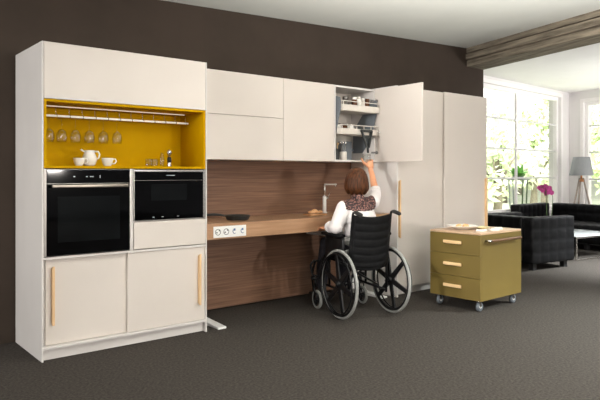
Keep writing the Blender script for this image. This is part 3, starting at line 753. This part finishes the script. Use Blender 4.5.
# frame
mb = MB()
for s in (-1, 1):
    x = s*.198
    mb.tube([(x, -.035, .20), (x, -.040, .47), (x, -.075, .70), (x, -.105, .905), (x, -.115, .925), (x, -.140, .932)], .0115, 10)
    mb.tube([(x, -.036, .475), (x, .38, .490), (x, .415, .475), (x, .43, .44), (x, .47, .28)], .0115, 10)
    mb.tube([(x, -.035, .22), (x, .40, .235), (x, .45, .27)], .0115, 10)
    mb.tube([(x, .30, .24), (x, .30, .49)], .0115, 10)
    mb.tube([(x, -.03, .30), (x+s*.04, -.0, .302)], .012, 10)
    mb.tube([(x, .47, .28), (x+s*.02, .475, .285)], .014, 8)
for s in (-1, 1): mb.tube([(-s*.215, .12, .24), (s*.205, .14, .475)], .010, 8)
mb.build('frame', M['black_metal'], wc)
mb = MB(); mb.box(-.208, .208, -.02, .40, .478, .512, .012, seg=3); mb.build('seat', M['black_cloth'], wc)
# backrest with sewn horizontal channels
b = bmesh.new(); nx, nz = 12, 60; rows = []
for side_ in (0, 1):
    g = []
    for j in range(nz+1):
        t = j/nz; z = .43 + t*.478; yc = -.040 - .068*t; row = []
        for i in range(nx+1):
            s = i/nx; x = -.194 + .388*s
            sag = -.030*math.sin(PI*s)
            ch = .006*abs(math.sin(PI*t*7))**.5 if .05 < t < .97 else 0
            row.append(b.verts.new((x * (1 - .10*max(0, .18 - t)/.18), yc + sag + (-.012 - ch if side_ == 0 else .010), z - .022*math.sin(PI*s)*t - .018*math.sin(PI*s)*(1-t))))
        g.append(row)
    rows.append(g)
for side_ in (0, 1):
    g = rows[side_]
    for j in range(nz):
        for i in range(nx): 
            q = (g[j][i], g[j][i+1], g[j+1][i+1], g[j+1][i]); b.faces.new(q if side_ == 0 else q[::-1])
for j in range(nz):
    for i, fl in ((0, 0), (nx, 1)):
        q = (rows[0][j][i], rows[0][j+1][i], rows[1][j+1][i], rows[1][j][i]); b.faces.new(q[::-1] if fl else q)
for i in range(nx):
    for j, fl in ((0, 0), (nz, 1)):
        q = (rows[0][j][i], rows[1][j][i], rows[1][j][i+1], rows[0][j][i+1]); b.faces.new(q if fl == 0 else q[::-1])
bmesh.ops.recalc_face_normals(b, faces=b.faces[:])
MB().merge(b, 0, True).build('backrest', M['black_cloth'], wc)
for s in (-1, 1):
    mb = MB(); x = s*.198
    mb.tube([(x, -.135, .931), (x, -.150, .932), (x, -.155, .930), (x, -.235, .914), (x, -.245, .911)], [.013, .013, .0175, .0175, .012], 12); mb.build('push_handle', M['rubber'], wc)
    mb = MB(); x = s*.232
    mb.box(x-.012, x+.012, -.01, .30, .500, .692, .010, seg=2); mb.tube([(x, .0, .515), (x, .0, .700), (x, .30, .700), (x, .30, .515)], .009, 8); ar = mb.build('armrest', M['black_metal'], wc)
    mb = MB(); mb.box(s*.243-.034, s*.243+.034, -.01, .325, .705, .732, .010, seg=3); mb.build('pad', M['black_cloth'], ar)
    mb = MB(); x = s*.205
    mb.tube([(s*.232, .44, .45), (s*.236, .50, .44), (s*.236, .545, .36), (s*.232, .575, .28), (s*.20, .60, .12)], .010, 8)
    mb.tube([(s*.236, .445, .30), (s*.27, .50, .31), (s*.272, .53, .40), (s*.25, .49, .45)], .009, 8)
    mb.ball((s*.275, .47, .285), (.022, .035, .022)); lr = mb.build('legrest', M['black_metal'], wc)
    mb = MB(); mb.box(s*.115-.085, s*.115+.085, .56, .71, .095, .108, .004); mb.build('footplate', M['rubber'], lr)

# ================================================================= the woman (same local frame)
def body_parts():
    mb = MB()
    # torso
    for c, r in (((0, .085, .60), (.165, .120, .090)), ((0, .085, .68), (.150, .108, .11)), ((-.01, .080, .78), (.142, .100, .11)), ((-.015, .075, .87), (.150, .098, .11)), ((-.02, .075, .945), (.145, .088, .07))):
        mb.ball(c, r, sub=3)
    mb.cap((-.015, .09, .99), .058, (-.012, .115, 1.09), .052)              # neck
    mb.cap((-.14, .08, .965), .056, (.10, .09, .985), .058)
    # head
    hc = Vector((-.010, .140, 1.188))
    rot = Matrix.Rotation(-.25, 4, 'Z') @ Matrix.Rotation(.12, 4, 'X')
    mb.ball(hc + Vector((0, -.012, .018)), (.076, .093, .100), rot=rot, sub=3); mb.ball(hc + rot.to_3x3() @ Vector((0, .030, -.050)), (.056, .062, .070), rot=rot, sub=3)
    f = rot.to_3x3()
    mb.cap(hc + f @ Vector((0, .082, .015)), .009, hc + f @ Vector((0, .106, -.020)), .013)            # nose
    mb.ball(hc + f @ Vector((0, .078, -.090)), (.022, .018, .016))                                    # chin
    for s in (-1, 1): mb.ball(hc + f @ Vector((s*.077, .0, -.012)), (.010, .019, .032), rot=rot)       # ears
    mb.ball(hc + f @ Vector((0, .084, -.056)), (.022, .012, .010))
    # left arm resting on the armrest pad
    mb.cap((-.185, .078, .965), .050, (-.257, .070, .785), .040); mb.cap((-.257, .070, .785), .040, (-.245, .262, .772), .026)
    mb.ball((-.242, .300, .766), (.038, .045, .019), sub=3)
    for k, (x, l) in enumerate(((-.271, .058), (-.253, .070), (-.234, .072), (-.216, .064))):
        a = Vector((x, .325, .768)); b_ = a + Vector((0, l*.55, -.006)); c = b_ + Vector((0, l*.35, -l*.42))
        mb.cap(a, .0098, b_, .0088); mb.cap(b_, .0088, c, .0076)
    mb.cap((-.208, .285, .764), .012, (-.190, .318, .757), .0098); mb.cap((-.190, .318, .757), .0098, (-.188, .345, .750), .008)
    # right arm reaching up
    mb.cap((.140, .095, 1.000), .052, (.335, .330, 1.060), .040); mb.cap((.335, .330, 1.060), .040, (.385, .475, 1.262), .027)
    G = Vector((.405, .600, 0)); rg = .0455
    def gp(deg, z, r=rg + .0085): a = math.radians(deg); return Vector((G.x + r*math.cos(a), G.y + r*math.sin(a), z))
    mb.cap((.385, .475, 1.262), .026, (.392, .508, 1.300), .026)
    mb.ball((.400, .526, 1.345), (.040, .019, .052), rot=Matrix.Rotation(-.25, 4, 'X'), sub=3)
    for k, (z, e) in enumerate(((1.400, 62), (1.380, 76), (1.360, 72), (1.341, 48))):
        a = gp(-66, z - .006, rg + .022); p1 = gp(-20, z, rg + .014); p2 = gp(22, z + .002); p3 = gp(e, z + .002)
        mb.cap(a, .0110, p1, .0094); mb.cap(p1, .0094, p2, .0088); mb.cap(p2, .0088, p3, .0076)
    t0 = Vector((.372, .515, 1.335)); t1 = gp(-148, 1.372, rg + .016); t2 = gp(-176, 1.398); t3 = gp(160, 1.418)
    mb.cap(t0, .015, t1, .0118); mb.cap(t1, .0118, t2, .0100); mb.cap(t2, .0100, t3, .0082)
    # legs
    for s in (-1, 1):
        mb.cap((s*.085, .10, .600), .088, (s*.110, .50, .590), .062); mb.cap((s*.110, .50, .590), .058, (s*.112, .575, .350), .050); mb.cap((s*.112, .575, .350), .050, (s*.114, .600, .170), .034)
        mb.cap((s*.114, .590, .150), .034, (s*.118, .665, .135), .024)
    return mb, hc, rot
mb, HC, HR = body_parts()
person = remesh_build(mb, 'person', M['skin'], None, .0052, 3, .5)
person.location = WC; person.rotation_euler = (0, 0, WR)
tag(person, 'woman in a white lace-backed blouse seated in the wheelchair, reaching up to the open cabinet', 'person')
# blouse
mb = MB()
for c, r in (((0, .083, .575), (.180, .128, .055)), ((0, .085, .65), (.175, .125, .11)), ((-.01, .080, .76), (.162, .116, .12)), ((-.018, .075, .87), (.168, .112, .12)), ((-.022, .075, .945), (.158, .102, .080))):
    mb.ball(c, r, sub=3)
mb.cap((-.150, .078, .968), .066, (.105, .090, .988), .066)
mb.cap((-.178, .078, .962), .066, (-.264, .070, .790), .060); mb.cap((-.264, .070, .790), .060, (-.248, .175, .786), .050)
mb.cap((-.01, .085, 1.00), .070, (-.02, .095, 1.035), .064)
mb.cap((.138, .095, 1.000), .064, (.312, .302, 1.047), .052); mb.cap((.312, .302, 1.047), .052, (.336, .333, 1.065), .051); mb.cap((.336, .333, 1.065), .051, (.346, .360, 1.100), .047)
bl = remesh_build(mb, 'blouse', M['blouse'], person, .008, 5, .5)
# the lace yoke is cut from the blouse
me = bl.data
b = bmesh.new(); b.from_mesh(me)
def is_yoke(c):
    zlim = .930 + .10 * (abs(c.x + .03) / .2)**2 * .25
    return c.z > zlim and -.196 < c.x < .135 and not (c.x > .09 and c.y > .13)
yf = [f for f in b.faces if is_yoke(f.calc_center_median())]
b2 = b.copy(); b2.faces.ensure_lookup_table()
bmesh.ops.delete(b, geom=yf, context='FACES')
bmesh.ops.delete(b2, geom=[f for f in b2.faces if not is_yoke(f.calc_center_median())], context='FACES')
b.to_mesh(me); b.free()
MB().merge(b2, 0, True).build('lace_yoke', M['lace'], person)
# cuffs
mb = MB(); mb.tube([(.343, .350, 1.086), (.350, .372, 1.116)], [.053, .052], 24); mb.build('cuff', M['blouse'], person)
mb = MB(); mb.tube([(-.262, .165, .786), (-.255, .205, .782)], [.054, .046], 24); mb.build('cuff', M['blouse'], person)
# hair: chin-length bob, fuller at the bottom
f = HR.to_3x3()
b = bmesh.new(); rings = []; nn = 72
prof = [(0, .138), (.026, .134), (.052, .122), (.074, .100), (.090, .070), (.101, .036), (.108, .002), (.112, -.030), (.111, -.056), (.104, -.076), (.092, -.092), (.074, -.100)]
for k, (r, z) in enumerate(prof):
    ring = []
    for j in range(nn):
        a = 2*PI*j/nn; dx, dy = math.cos(a), math.sin(a)
        rr = r * (1 + .012*math.sin(a*17 + k*.5) + .010*math.sin(a*29 - k*.3))
        y = dy*rr*1.02 - .018
        fr = max(0, dy - .35) / .65                       # opened in front of the face
        if z < .07: y -= fr * min(1, (.07 - z)/.05) * .115
        zz = z + (.012*math.sin(a*11) if k >= len(prof)-2 else 0)
        ring.append(b.verts.new(HC + f @ Vector((dx*rr, y, zz))))
    rings.append(ring)
for A, B_ in zip(rings, rings[1:]):
    for j in range(nn): b.faces.new((A[j], B_[j], B_[(j+1) % nn], A[(j+1) % nn]))
b.faces.new(rings[-1][::-1])
bmesh.ops.remove_doubles(b, verts=b.verts[:], dist=.0004); bmesh.ops.recalc_face_normals(b, faces=b.faces[:])
MB().merge(b, 0, True).build('hair', M['hair'], person)
for s in (-1, 1):
    mb = MB(); mb.ball(HC + f @ Vector((s*.031, .0735, .012)), (.012, .008, .0075)); e = mb.build('eye', M['eye'], person)
    mb = MB(); mb.ball(HC + f @ Vector((s*.031, .0800, .012)), (.005, .0026, .005)); mb.build('iris', M['hair'], e)
mb = MB(); mb.ball(HC + f @ Vector((0, .0955, -.056)), (.020, .004, .006)); mb.build('mouth', M['lip'], person)
mb = MB()
for s in (-1, 1):
    mb.cap((s*.088, .10, .600), .098, (s*.110, .50, .594), .074); mb.cap((s*.110, .50, .590), .070, (s*.112, .575, .350), .064); mb.cap((s*.112, .575, .350), .064, (s*.114, .598, .190), .056)
mb.ball((0, .095, .600), (.178, .125, .085), sub=3)
remesh_build(mb, 'trousers', M['trouser'], person, .010, 4)
for s in (-1, 1):
    mb = MB(); mb.cap((s*.114, .585, .148), .040, (s*.118, .66, .142), .034); mb.cap((s*.114, .580, .146), .036, (s*.114, .590, .185), .038); mb.cap((s*.118, .66, .142), .034, (s*.120, .70, .138), .026)
    remesh_build(mb, 'shoe', M['shoe'], person, .008, 3)

# glass she is taking
def chair_pt(x, y, z): return WC + Matrix.Rotation(WR, 3, 'Z') @ Vector((x, y, z))
mb = MB(); mb.lathe([(0, 0), (.040, 0), (.0425, .004), (.0440, .14), (.0415, .14), (.0400, .012), (0, .010)], n=32)
tag(mb.build('drinking_glass', M['glass'], None, chair_pt(.405, .600, 1.325)), 'clear straight drinking glass held up in the right hand of the woman', 'glass')
# ================================================================= olive drawer cart (local x along the side with the rail, y along the drawer side)
CC = Vector((1.627, 5.47, 0)); CA = math.atan2(.65, .76)
ct = thing('drawer_cart', 'olive green three-drawer cart on four castors, at the right of the wheelchair', 'cart', CC, CA)
LX, LY, Z0, Z1 = .70, .56, .105, .705
mb = MB()
mb.box(.022, LX, 0, .018, Z0, Z1); mb.box(.022, LX, LY-.018, LY, Z0, Z1); mb.box(LX-.018, LX, .0181, LY-.0181, Z0, Z1); mb.box(.022, LX-.0181, .0181, LY-.0181, Z0, Z0+.018); mb.box(.022, LX-.0181, .0181, LY-.0181, Z1-.018, Z1)
mb.box(.030, .034, .0181, LY-.0181, Z0+.018, Z1-.018)
mb.build('body', M['olive'], ct)
mb = MB(); mb.box(0, LX, 0, LY, Z1+.0005, .725, .003); mb.build('top', M['cart_top'], ct)
for za, zb, zh in ((.516, .7035, .622), (.308, .513, .418), (.106, .305, .215)):
    mb = MB(); mb.box(0, .0205, .001, LY-.001, za, zb, .002); d = mb.build('drawer', M['olive'], ct)
    h = MB(); yc = .285
    h.prism([(-.0005, yc-.085, zh-.018), (-.034, yc-.100, zh-.010), (-.034, yc+.100, zh-.010), (-.0005, yc+.085, zh-.018)], (0, 0, .030), bev=.004); h.build('handle', M['handle_h'], d)
mb = MB(); mb.cyl((.055, -.045, .652), (.105, -.045, .652), .012, n=12); mb.cyl((.08, -.001, .652), (.08, -.045, .652), .008); mb.cyl((LX-.10, -.001, .652), (LX-.10, -.045, .652), .008)
rl = mb.build('rail', M['chrome'], ct)
mb = MB(); mb.cyl((.106, -.045, .652), (LX-.085, -.045, .652), .0125, n=12); mb.build('grip', M['rail_wood'], rl)
mb = MB()
mb.tube([(LX-.10, .02, .085), (LX-.02, .01, .060), (LX-.0, .06, .045), (LX-.03, .12, .05)], .006, 8)
for (x, y) in ((.065, .065), (LX-.065, .065), (.065, LY-.055), (LX-.065, LY-.055)):
    r = .042; mb = MB()
    mb.box(x-.028, x+.028, y-.028, y+.028, .0985, .1045, .002); mb.cyl((x, y, .08), (x, y, .099), .012)
    for e in (-1, 1): mb.bar((x, y+e*.017, .088), (x+.016, y+e*.017, r), .006, .024)
    o = mb.build('castor', M['chrome'], ct)
    mb = MB(); mb.cyl((x+.016, y-.012, r), (x+.016, y+.012, r), r, n=24); mb.ring((x+.016, y-.012, r), (0, 1, 0), r-.012, .004, 24, 6); mb.build('castor_wheel', M['slate_unit'], o)
    mb = MB(); mb.cyl((x+.016, y-.0165, r), (x+.016, y+.0165, r), .016, n=14); mb.build('hub', M['white_plastic'], o)
def cart_pt(x, y, z=.7255): return CC + Matrix.Rotation(CA, 3, 'Z') @ Vector((x, y, z))
def px_cart(px, y):            # local x on the cart under a column of the picture at local y
    k = (px - 300)/607; a = cart_pt(0, y); d = cart_pt(1, y) - a
    return (k*a.y - a.x)/(d.x - k*d.y)
pl = (.22, .34)
t = thing('serving_plate', 'shallow white plate with snacks on the olive cart', 'plate', cart_pt(*pl))
mb = MB(); mb.lathe([(0, 0), (.070, 0), (.078, .004), (.115, .022), (.155, .034), (.158, .038), (.154, .038), (.113, .027), (.074, .008), (0, .007)], n=40); mb.build('plate_body', M['china'], t)
rnd = random.Random(3)
for dx, dy, r, lab in ((-.045, .02, (.026, .018, .016), 'golden snack roll at the back of the white plate'), (.015, .045, (.028, .017, .015), 'golden snack roll on the side of the plate towards the lounge'), (.0, -.025, (.024, .020, .018), 'snack roll in the middle of the white plate'), (.052, -.012, (.026, .018, .015), 'snack roll at the side of the plate near the rail'), (-.03, -.06, (.022, .016, .013), 'small snack roll at the front rim of the plate')):
    mb = MB(); mb.ball((0, 0, r[2]), tuple(q*1.1 for q in r), rot=Matrix.Rotation(rnd.uniform(0, 3), 4, 'Z'), sub=3)
    tag(mb.build('snack_roll', M['bread'], None, cart_pt(pl[0]+dx, pl[1]+dy, .7255+.0180)), lab, 'snack', 'snacks on the white plate')
for i, (x, y, a, lab) in enumerate(((.20, .12, .3, 'white napkin square lying nearest the cart corner'), (.36, .10, 1.0, 'white napkin square lying on the cart above the rail'), (.52, .14, .6, 'white napkin square lying at the far end of the cart'))):
    mb = MB(); mb.prism([(-.055, -.04, 0), (.055, -.04, 0), (.05, .043, 0), (-.05, .04, 0)], (0, 0, .010), bev=.002); mb.prism([(-.050, -.035, .0102), (.03, -.035, .0102), (-.042, .034, .0102)], (0, .002, .008))
    tag(mb.build('napkin', M['china'], None, cart_pt(x, y), CA + a), lab, 'napkin', 'white napkins on the olive cart')
t = thing('oval_dish', 'pale yellow oval dish between the white plate and the napkins', 'dish', cart_pt(.40, .24), CA + .3)
mb = MB(); mb.lathe([(0, 0), (.050, 0), (.058, .004), (.088, .018), (.090, .021), (.086, .021), (.056, .008), (0, .006)], n=36, M=Matrix.Diagonal((1.15, .75, 1, 1))); mb.build('dish_body', M['dish'], t)
tag(MB().tube([(-.05, 0, .006), (.02, .005, .006), (.06, .004, .008)], [.004, .003, .007], 8).build('spoon', M['chrome'], None, cart_pt(.47, .16), CA + .4), 'steel spoon lying near the far end of the cart', 'spoon')

# ================================================================= black armchair
a_ = Vector((.857, .515, 0)); ARM = Vector((2.994, 7.8, 0)); AA = math.atan2(.515, .857)
ac = thing('armchair', 'square black tufted leather armchair with its side to the camera, behind the olive cart', 'armchair', ARM, AA)
DX, DY, HA = .874, 1.02, .70; zf = .085
def leg_pad(root, x, y, h=.085):
    mb = MB(); mb.prism([(x-.035, y-.035, 0), (x+.035, y-.035, 0), (x+.035, y+.035, 0), (x-.035, y+.035, 0)], (0, 0, h), bev=.004); mb.build('leg', M['rubber'], root)
mb = MB(); mb.pillow_box(0, DX, 0, .17, zf, HA, .175, .012); mb.build('arm', M['leather'], ac)
mb = MB(); mb.pillow_box(0, DX, DY-.17, DY, zf, HA, .175, .012); mb.build('arm', M['leather'], ac)
mb = MB(); mb.pillow_box(0, .20, .172, DY-.172, zf, HA, .17, .012); mb.build('backrest', M['leather'], ac)
mb = MB(); mb.pillow_box(.202, DX-.005, .172, DY-.172, zf, .30, .17, .010); mb.build('base', M['leather'], ac)
mb = MB(); mb.pillow_box(.204, DX+.01, .174, DY-.174, .302, .43, .17, .014); mb.build('seat_cushion', M['leather'], ac)
for x in (.12, DX-.12):
    for y in (.10, DY-.10): leg_pad(ac, x, y)

# ================================================================= corner sofa
SCN = Vector((4.736, 11.5, 0))
AS = math.atan2(WB.y, WB.x)      # local x runs along the right wall towards the camera, local y into that wall
cs = thing('corner_sofa', 'long black tufted leather corner sofa under the windows', 'sofa', SCN, AS)
HS = .72
wl = Matrix.Rotation(-AS, 3, 'Z') @ WA           # direction along the window wall in local terms
ang2 = math.atan2(wl.y, wl.x)
M2 = Matrix.Rotation(ang2, 4, 'Z')
mb = MB(); mb.pillow_box(.02, 2.5, .0, .19, .10, HS, .175, .014); mb.build('backrest', M['leather'], cs)
mb = MB(); mb.pillow_box(.02, 2.5, -.74, -.004, .10, .29, .18, .012); mb.build('base', M['leather'], cs)
for i in range(3):
    mb = MB(); mb.pillow_box(.03 + i*.824, .03 + (i+1)*.824 - .006, -.76, -.006, .292, .425, .17, .014); mb.build('seat_cushion', M['leather'], cs)
# wing along the window wall
mb = MB(); mb.pillow_box(-.02, 1.16, -.20, -.004, .10, HS, .175, .014, M=M2); mb.build('backrest', M['leather'], cs)
mb = MB(); mb.pillow_box(.82, 1.14, .0, .62, .10, .29, .18, .012, M=M2); mb.build('base', M['leather'], cs)
mb = MB(); mb.pillow_box(.82, 1.15, .002, .63, .292, .425, .17, .014, M=M2); mb.build('seat_cushion', M['leather'], cs)
for x, y in ((.10, .08), (2.40, .08), (2.40, -.66), (1.25, -.66)): leg_pad(cs, x, y, .10)
for x, y in ((1.06, -.1), (1.06, .5), (.9, .5)):
    v = M2 @ Vector((x, y, 0)); leg_pad(cs, v.x, v.y, .10)

# ================================================================= coffee table
CT = Vector((4.0, 8.79, 0))
cf = thing('coffee_table', 'low coffee table with pale glass top and square steel legs, beside the armchair', 'table', CT, AA)
TX, TY, TZ = 1.0, .82, .345
mb = MB(); mb.box(-.02, TX+.02, -.02, TY+.02, TZ, TZ+.016, .003); mb.build('top', M['glass_top'], cf)
for x in (0, TX):
    for y in (0, TY):
        mb = MB(); mb.box(x-.013, x+.013, y-.013, y+.013, 0, TZ-.0005, .002); mb.build('leg', M['chrome'], cf)
mb = MB()
for y in (0, TY): mb.box(.0135, TX-.0135, y-.010, y+.010, .004, .026, .002); mb.box(.0135, TX-.0135, y-.010, y+.010, TZ-.026, TZ-.001, .002)
mb.build('frame', M['chrome'], cf)

# orchid on it
oc = Vector((3.72, 9.17, TZ + .0165)); oc = CT + Matrix.Rotation(AA, 3, 'Z') @ Vector((.13, .57, TZ + .0165))
orc = thing('potted_orchid', 'potted orchid with magenta flowers on the coffee table behind the armchair', 'plant', oc)
mb = MB(); mb.lathe([(0, 0), (.045, 0), (.05, .005), (.065, .12), (.06, .12), (.05, .10), (0, .098)]); mb.build('pot', M['china'], orc)
mb = MB()
s1 = [(0, 0, .10), (-.02, 0, .30), (-.025, .0, .50), (-.03, 0, .60), (-.07, 0, .68), (-.14, 0, .70)]
s2 = [(.01, 0, .10), (.06, 0, .30), (.075, 0, .50), (.07, 0, .60), (.04, 0, .66), (.0, 0, .69)]
mb.tube(s1, .005, 8); mb.tube(s2, .005, 8); mb.build('stem', M['stem'], orc)
for k in range(5):
    a = k*1.3; d = Vector((math.cos(a), math.sin(a), 0)); q = Vector((-d.y, d.x, 0)); b = bmesh.new(); g = []
    for i in range(7):
        s = i/6; wv = .030*math.sin(PI*min(s*.9+.1, 1)); c = d*(.02+.17*s) + Vector((0, 0, .115+.10*s-.13*s*s)); g.append((b.verts.new(c-q*wv), b.verts.new(c - Vector((0, 0, .006))), b.verts.new(c+q*wv)))
    for A, B_ in zip(g, g[1:]): b.faces.new((A[0], B_[0], B_[1], A[1])); b.faces.new((A[1], B_[1], B_[2], A[2]))
    MB().merge(b, 0, True).build('leaf', M['leaf'], orc)
rnd = random.Random(5)
fl = [(-.155, 0, .705), (-.10, -.02, .66), (-.085, .02, .72), (-.03, -.02, .735), (-.04, .02, .67), (.02, -.02, .70), (.07, .0, .665), (.10, -.02, .62), (.035, -.03, .63), (-.005, .02, .605), (.08, .03, .70)]
for p in fl:
    p = ((p[0]+.03)*.72 - .045, p[1], p[2]*.85 + .085)
    b = bmesh.new(); c0 = Vector(p); face = Vector((rnd.uniform(-.5, .5), -1, rnd.uniform(-.2, .4))).normalized(); sx = face.cross(Vector((0, 0, 1))).normalized(); sy = sx.cross(face)
    for k in range(5):
        a = 2*PI*k/5 + rnd.uniform(-.15, .15); d = sx*math.cos(a)+sy*math.sin(a); q = face.cross(d)
        ring = [b.verts.new(c0 + d*(.041*s) + q*(w_*.021) + face*(.010*math.sin(PI*s))) for s, w_ in ((0, 0), (.35, .8), (.7, 1), (1, .2), (1, -.2), (.7, -1), (.35, -.8))]
        b.faces.new(ring)
    m_ = MB().merge(b, 0, True); m_.ball(c0 + face*.010, .009, sub=1); m_.build('flower', M['orchid'], orc)

# ================================================================= floor lamp
Yl = 11.75; Xl = .4635*Yl
fl_ = thing('floor_lamp', 'tripod floor lamp with grey drum shade behind the sofa', 'lamp', (Xl, Yl, 0), 0)
def zz(py): return CAM_Z + (174 - py)*Yl/607
mb = MB(); zt0, zt1 = zz(175.5), zz(157)
mb.lathe([(.222, zt0), (.150, zt1), (.146, zt1), (.218, zt0), (.222, zt0)], n=36)
sh = mb.build('lamp_shade', M['lamp_grey'], fl_)
mb = MB(); mb.cyl((0, 0, zt0-.06), (0, 0, zt0+.10), .018); mb.ball((0, 0, zt0+.14), .045); mb.bar((-.149, 0, zt1-.02), (.149, 0, zt1-.02), .006, .006); mb.cyl((0, 0, zt0+.1), (0, 0, zt1-.02), .004); mb.build('lamp_socket', M['copper'], fl_)
mb = MB(); mb.cyl((0, 0, zt0-.12), (0, 0, zt0-.06), .05, .035); mb.build('hub', M['copper'], fl_)
for a in (PI + .15, -.2, PI*.5):
    mb = MB(); d = Vector((math.cos(a), math.sin(a)*.8, 0)); mb.tube([d*.035 + Vector((0, 0, zt0-.05)), d*.30 + Vector((0, 0, .0))], [.017, .017], 10); mb.build('leg', M['lamp_leg'], fl_)

# ================================================================= plant stand with plant, at the window
Yp = 12.7; Xp = (518 - 300)/607*Yp
ps = thing('plant_stand', 'tall plant stand with slanted legs outside the wide lounge window', 'stand', (Xp, Yp, -.12), 0)
zs = CAM_Z + (174 - 179)*Yp/607 + .12
mb = MB(); mb.box(-.19, .19, -.15, .15, zs-.025, zs, .003); mb.build('top', M['pot'], ps)
for x in (-1, 1):
    for y in (-1, 1):
        mb = MB(); mb.bar((x*.15, y*.12, zs-.026), (x*.10, y*.11, .0), .028, .024); mb.build('leg', M['stem'] if x > 0 else M['pot'], ps)
pp = thing('potted_plant', 'bright green leafy plant in a stone pot on the plant stand', 'plant', (Xp, Yp, zs - .12 + .0005), 0)
mb = MB(); mb.lathe([(0, 0), (.10, 0), (.105, .006), (.12, .075), (.112, .075), (.10, .06), (0, .058)]); mb.build('pot', M['pot'], pp)
rnd = random.Random(11)
for k in range(48):
    a = rnd.uniform(0, 2*PI); el = rnd.uniform(.15, 1.35); L_ = rnd.uniform(.16, .30); d = Vector((math.cos(a)*math.cos(el), math.sin(a)*math.cos(el), math.sin(el))); q = d.cross(Vector((0, 0, 1))).normalized(); b = bmesh.new()
    b0 = Vector((math.cos(a)*.04, math.sin(a)*.04, .06)); g = []
    for i in range(5):
        s = i/4; wv = .056*math.sin(PI*(s*.88+.06)); c = b0 + d*L_*s - Vector((0, 0, .05*s*s)); g.append((b.verts.new(c-q*wv), b.verts.new(c+q*wv)))
    for A, B_ in zip(g, g[1:]): b.faces.new((A[0], B_[0], B_[1], A[1]))
    MB().merge(b, 0, True).build('leaf', M['leaf'], pp)

# ================================================================= light, sky, camera
def area(name, loc, aim, size, power, col=(1, 1, 1), sy=None):
    l = bpy.data.lights.new(name, 'AREA'); l.energy = power; l.color = col; l.size = size
    if sy: l.shape = 'RECTANGLE'; l.size_y = sy
    o = bpy.data.objects.new(name, l); COL.objects.link(o); o.location = loc
    o.rotation_euler = (Vector(aim) - Vector(loc)).to_track_quat('-Z', 'Y').to_euler(); return o
def spot(name, loc, aim, deg, power, col=(1, 1, 1), blend=.8, rad=.3):
    l = bpy.data.lights.new(name, 'SPOT'); l.energy = power; l.color = col; l.spot_size = math.radians(deg); l.spot_blend = blend; l.shadow_soft_size = rad
    o = bpy.data.objects.new(name, l); COL.objects.link(o); o.location = loc
    o.rotation_euler = (Vector(aim) - Vector(loc)).to_track_quat('-Z', 'Y').to_euler(); return o
area('key_softbox', (9.1, -3.0, 1.55), (.2, 5.85, 1.1), .4, 340, (1, .93, .86))
o = area('ceiling_fill', (1.7, 2.2, .2), (2.0, 2.75, 3.0), 1.2, 310, (1, .99, .95)); o.data.spread = math.radians(115)  # added uplight below the view, brightens the ceiling
area('front_fill', (2.2, -2.2, 2.2), (.6, 5.8, 1.2), 2.0, 170, (1, .95, .9))  # added fill behind the camera, softens the key's shadows
spot('door_fill', (-3.4, .6, 2.3), (.85, 6.05, 1.8), 19, 760, (1, .96, .92))  # unseen spot added to lift the open door and wall cabinets
spot('cart_fill', (-2.5, 1.0, 2.0), (1.42, 5.72, .42), 14, 850, (1, .97, .93))  # narrow spot added for the drawer side of the cart
spot('floor_fill', (5.2, 4.6, 2.75), (3.6, 4.6, 0), 78, 2000, (.92, 1, .98), 1.0)  # added spot under the ceiling, lightens the floor at the right
area('left_fill', (-5.2, .6, 1.9), (1.2, 6.0, 1.5), 1.6, 165, (1, .98, .95))  # added fill from the left for side panel and door
area('lounge_fill', (7.6, 7.8, .8), (6.2, 9.4, 3.0), 2.0, 92, (1, .985, 1)).data.spread = math.radians(105)  # unseen lamp added to brighten the lounge ceiling and walls
spot('lounge_floor_fill', (5.6, 7.3, 2.85), (4.3, 8.2, 0), 62, 4200, (.93, .99, 1), 1.0, .6)  # added downward spot, lightens the lounge floor
area('garden_fill', (7, 15.5, 10), (11, 27, 1), 8.0, 7500, (1, 1, .95))  # lamp added above the view to brighten the trees, in place of sun
nl = W(.66, .20, 1.742)
area('niche_led', nl, nl - Vector((0, 0, 1)), .05, .12, (1, .86, .55), 1.0)
bpy.data.objects['niche_led'].rotation_euler = (0, 0, ROW_ANG + PI/2)
w = bpy.data.worlds.new('sky'); SC.world = w; w.use_nodes = True
wn = w.node_tree; bg = wn.nodes['Background']       # bright overcast sky ahead of the windows, dim studio behind
tcw = wn.nodes.new('ShaderNodeTexCoord'); sx_ = wn.nodes.new('ShaderNodeSeparateXYZ'); wn.links.new(tcw.outputs['Generated'], sx_.inputs[0])
mrw = wn.nodes.new('ShaderNodeMapRange'); mrw.interpolation_type = 'SMOOTHSTEP'
mrw.inputs['From Min'].default_value = .25; mrw.inputs['From Max'].default_value = .7; mrw.inputs['To Min'].default_value = .36; mrw.inputs['To Max'].default_value = 1.5
wn.links.new(sx_.outputs['Y'], mrw.inputs['Value']); wn.links.new(mrw.outputs[0], bg.inputs['Strength'])
bg.inputs['Color'].default_value = (1, .99, .98, 1)

cam = bpy.data.cameras.new('camera'); cam.sensor_width = 36; cam.lens = 36 * 607 / 600; cam.shift_y = -26/600; cam.clip_start = .05; cam.clip_end = 400
co = bpy.data.objects.new('camera', cam); COL.objects.link(co); co.location = (0, 0, CAM_Z); co.rotation_euler = (PI/2, 0, 0); SC.camera = co
SC.view_settings.view_transform = 'Standard'; SC.view_settings.look = 'None'; SC.view_settings.exposure = 0; SC.view_settings.gamma = 1
SC.cycles.max_bounces = 10; SC.cycles.transparent_max_bounces = 16; SC.cycles.transmission_bounces = 10; SC.cycles.caustics_refractive = False; SC.cycles.caustics_reflective = False
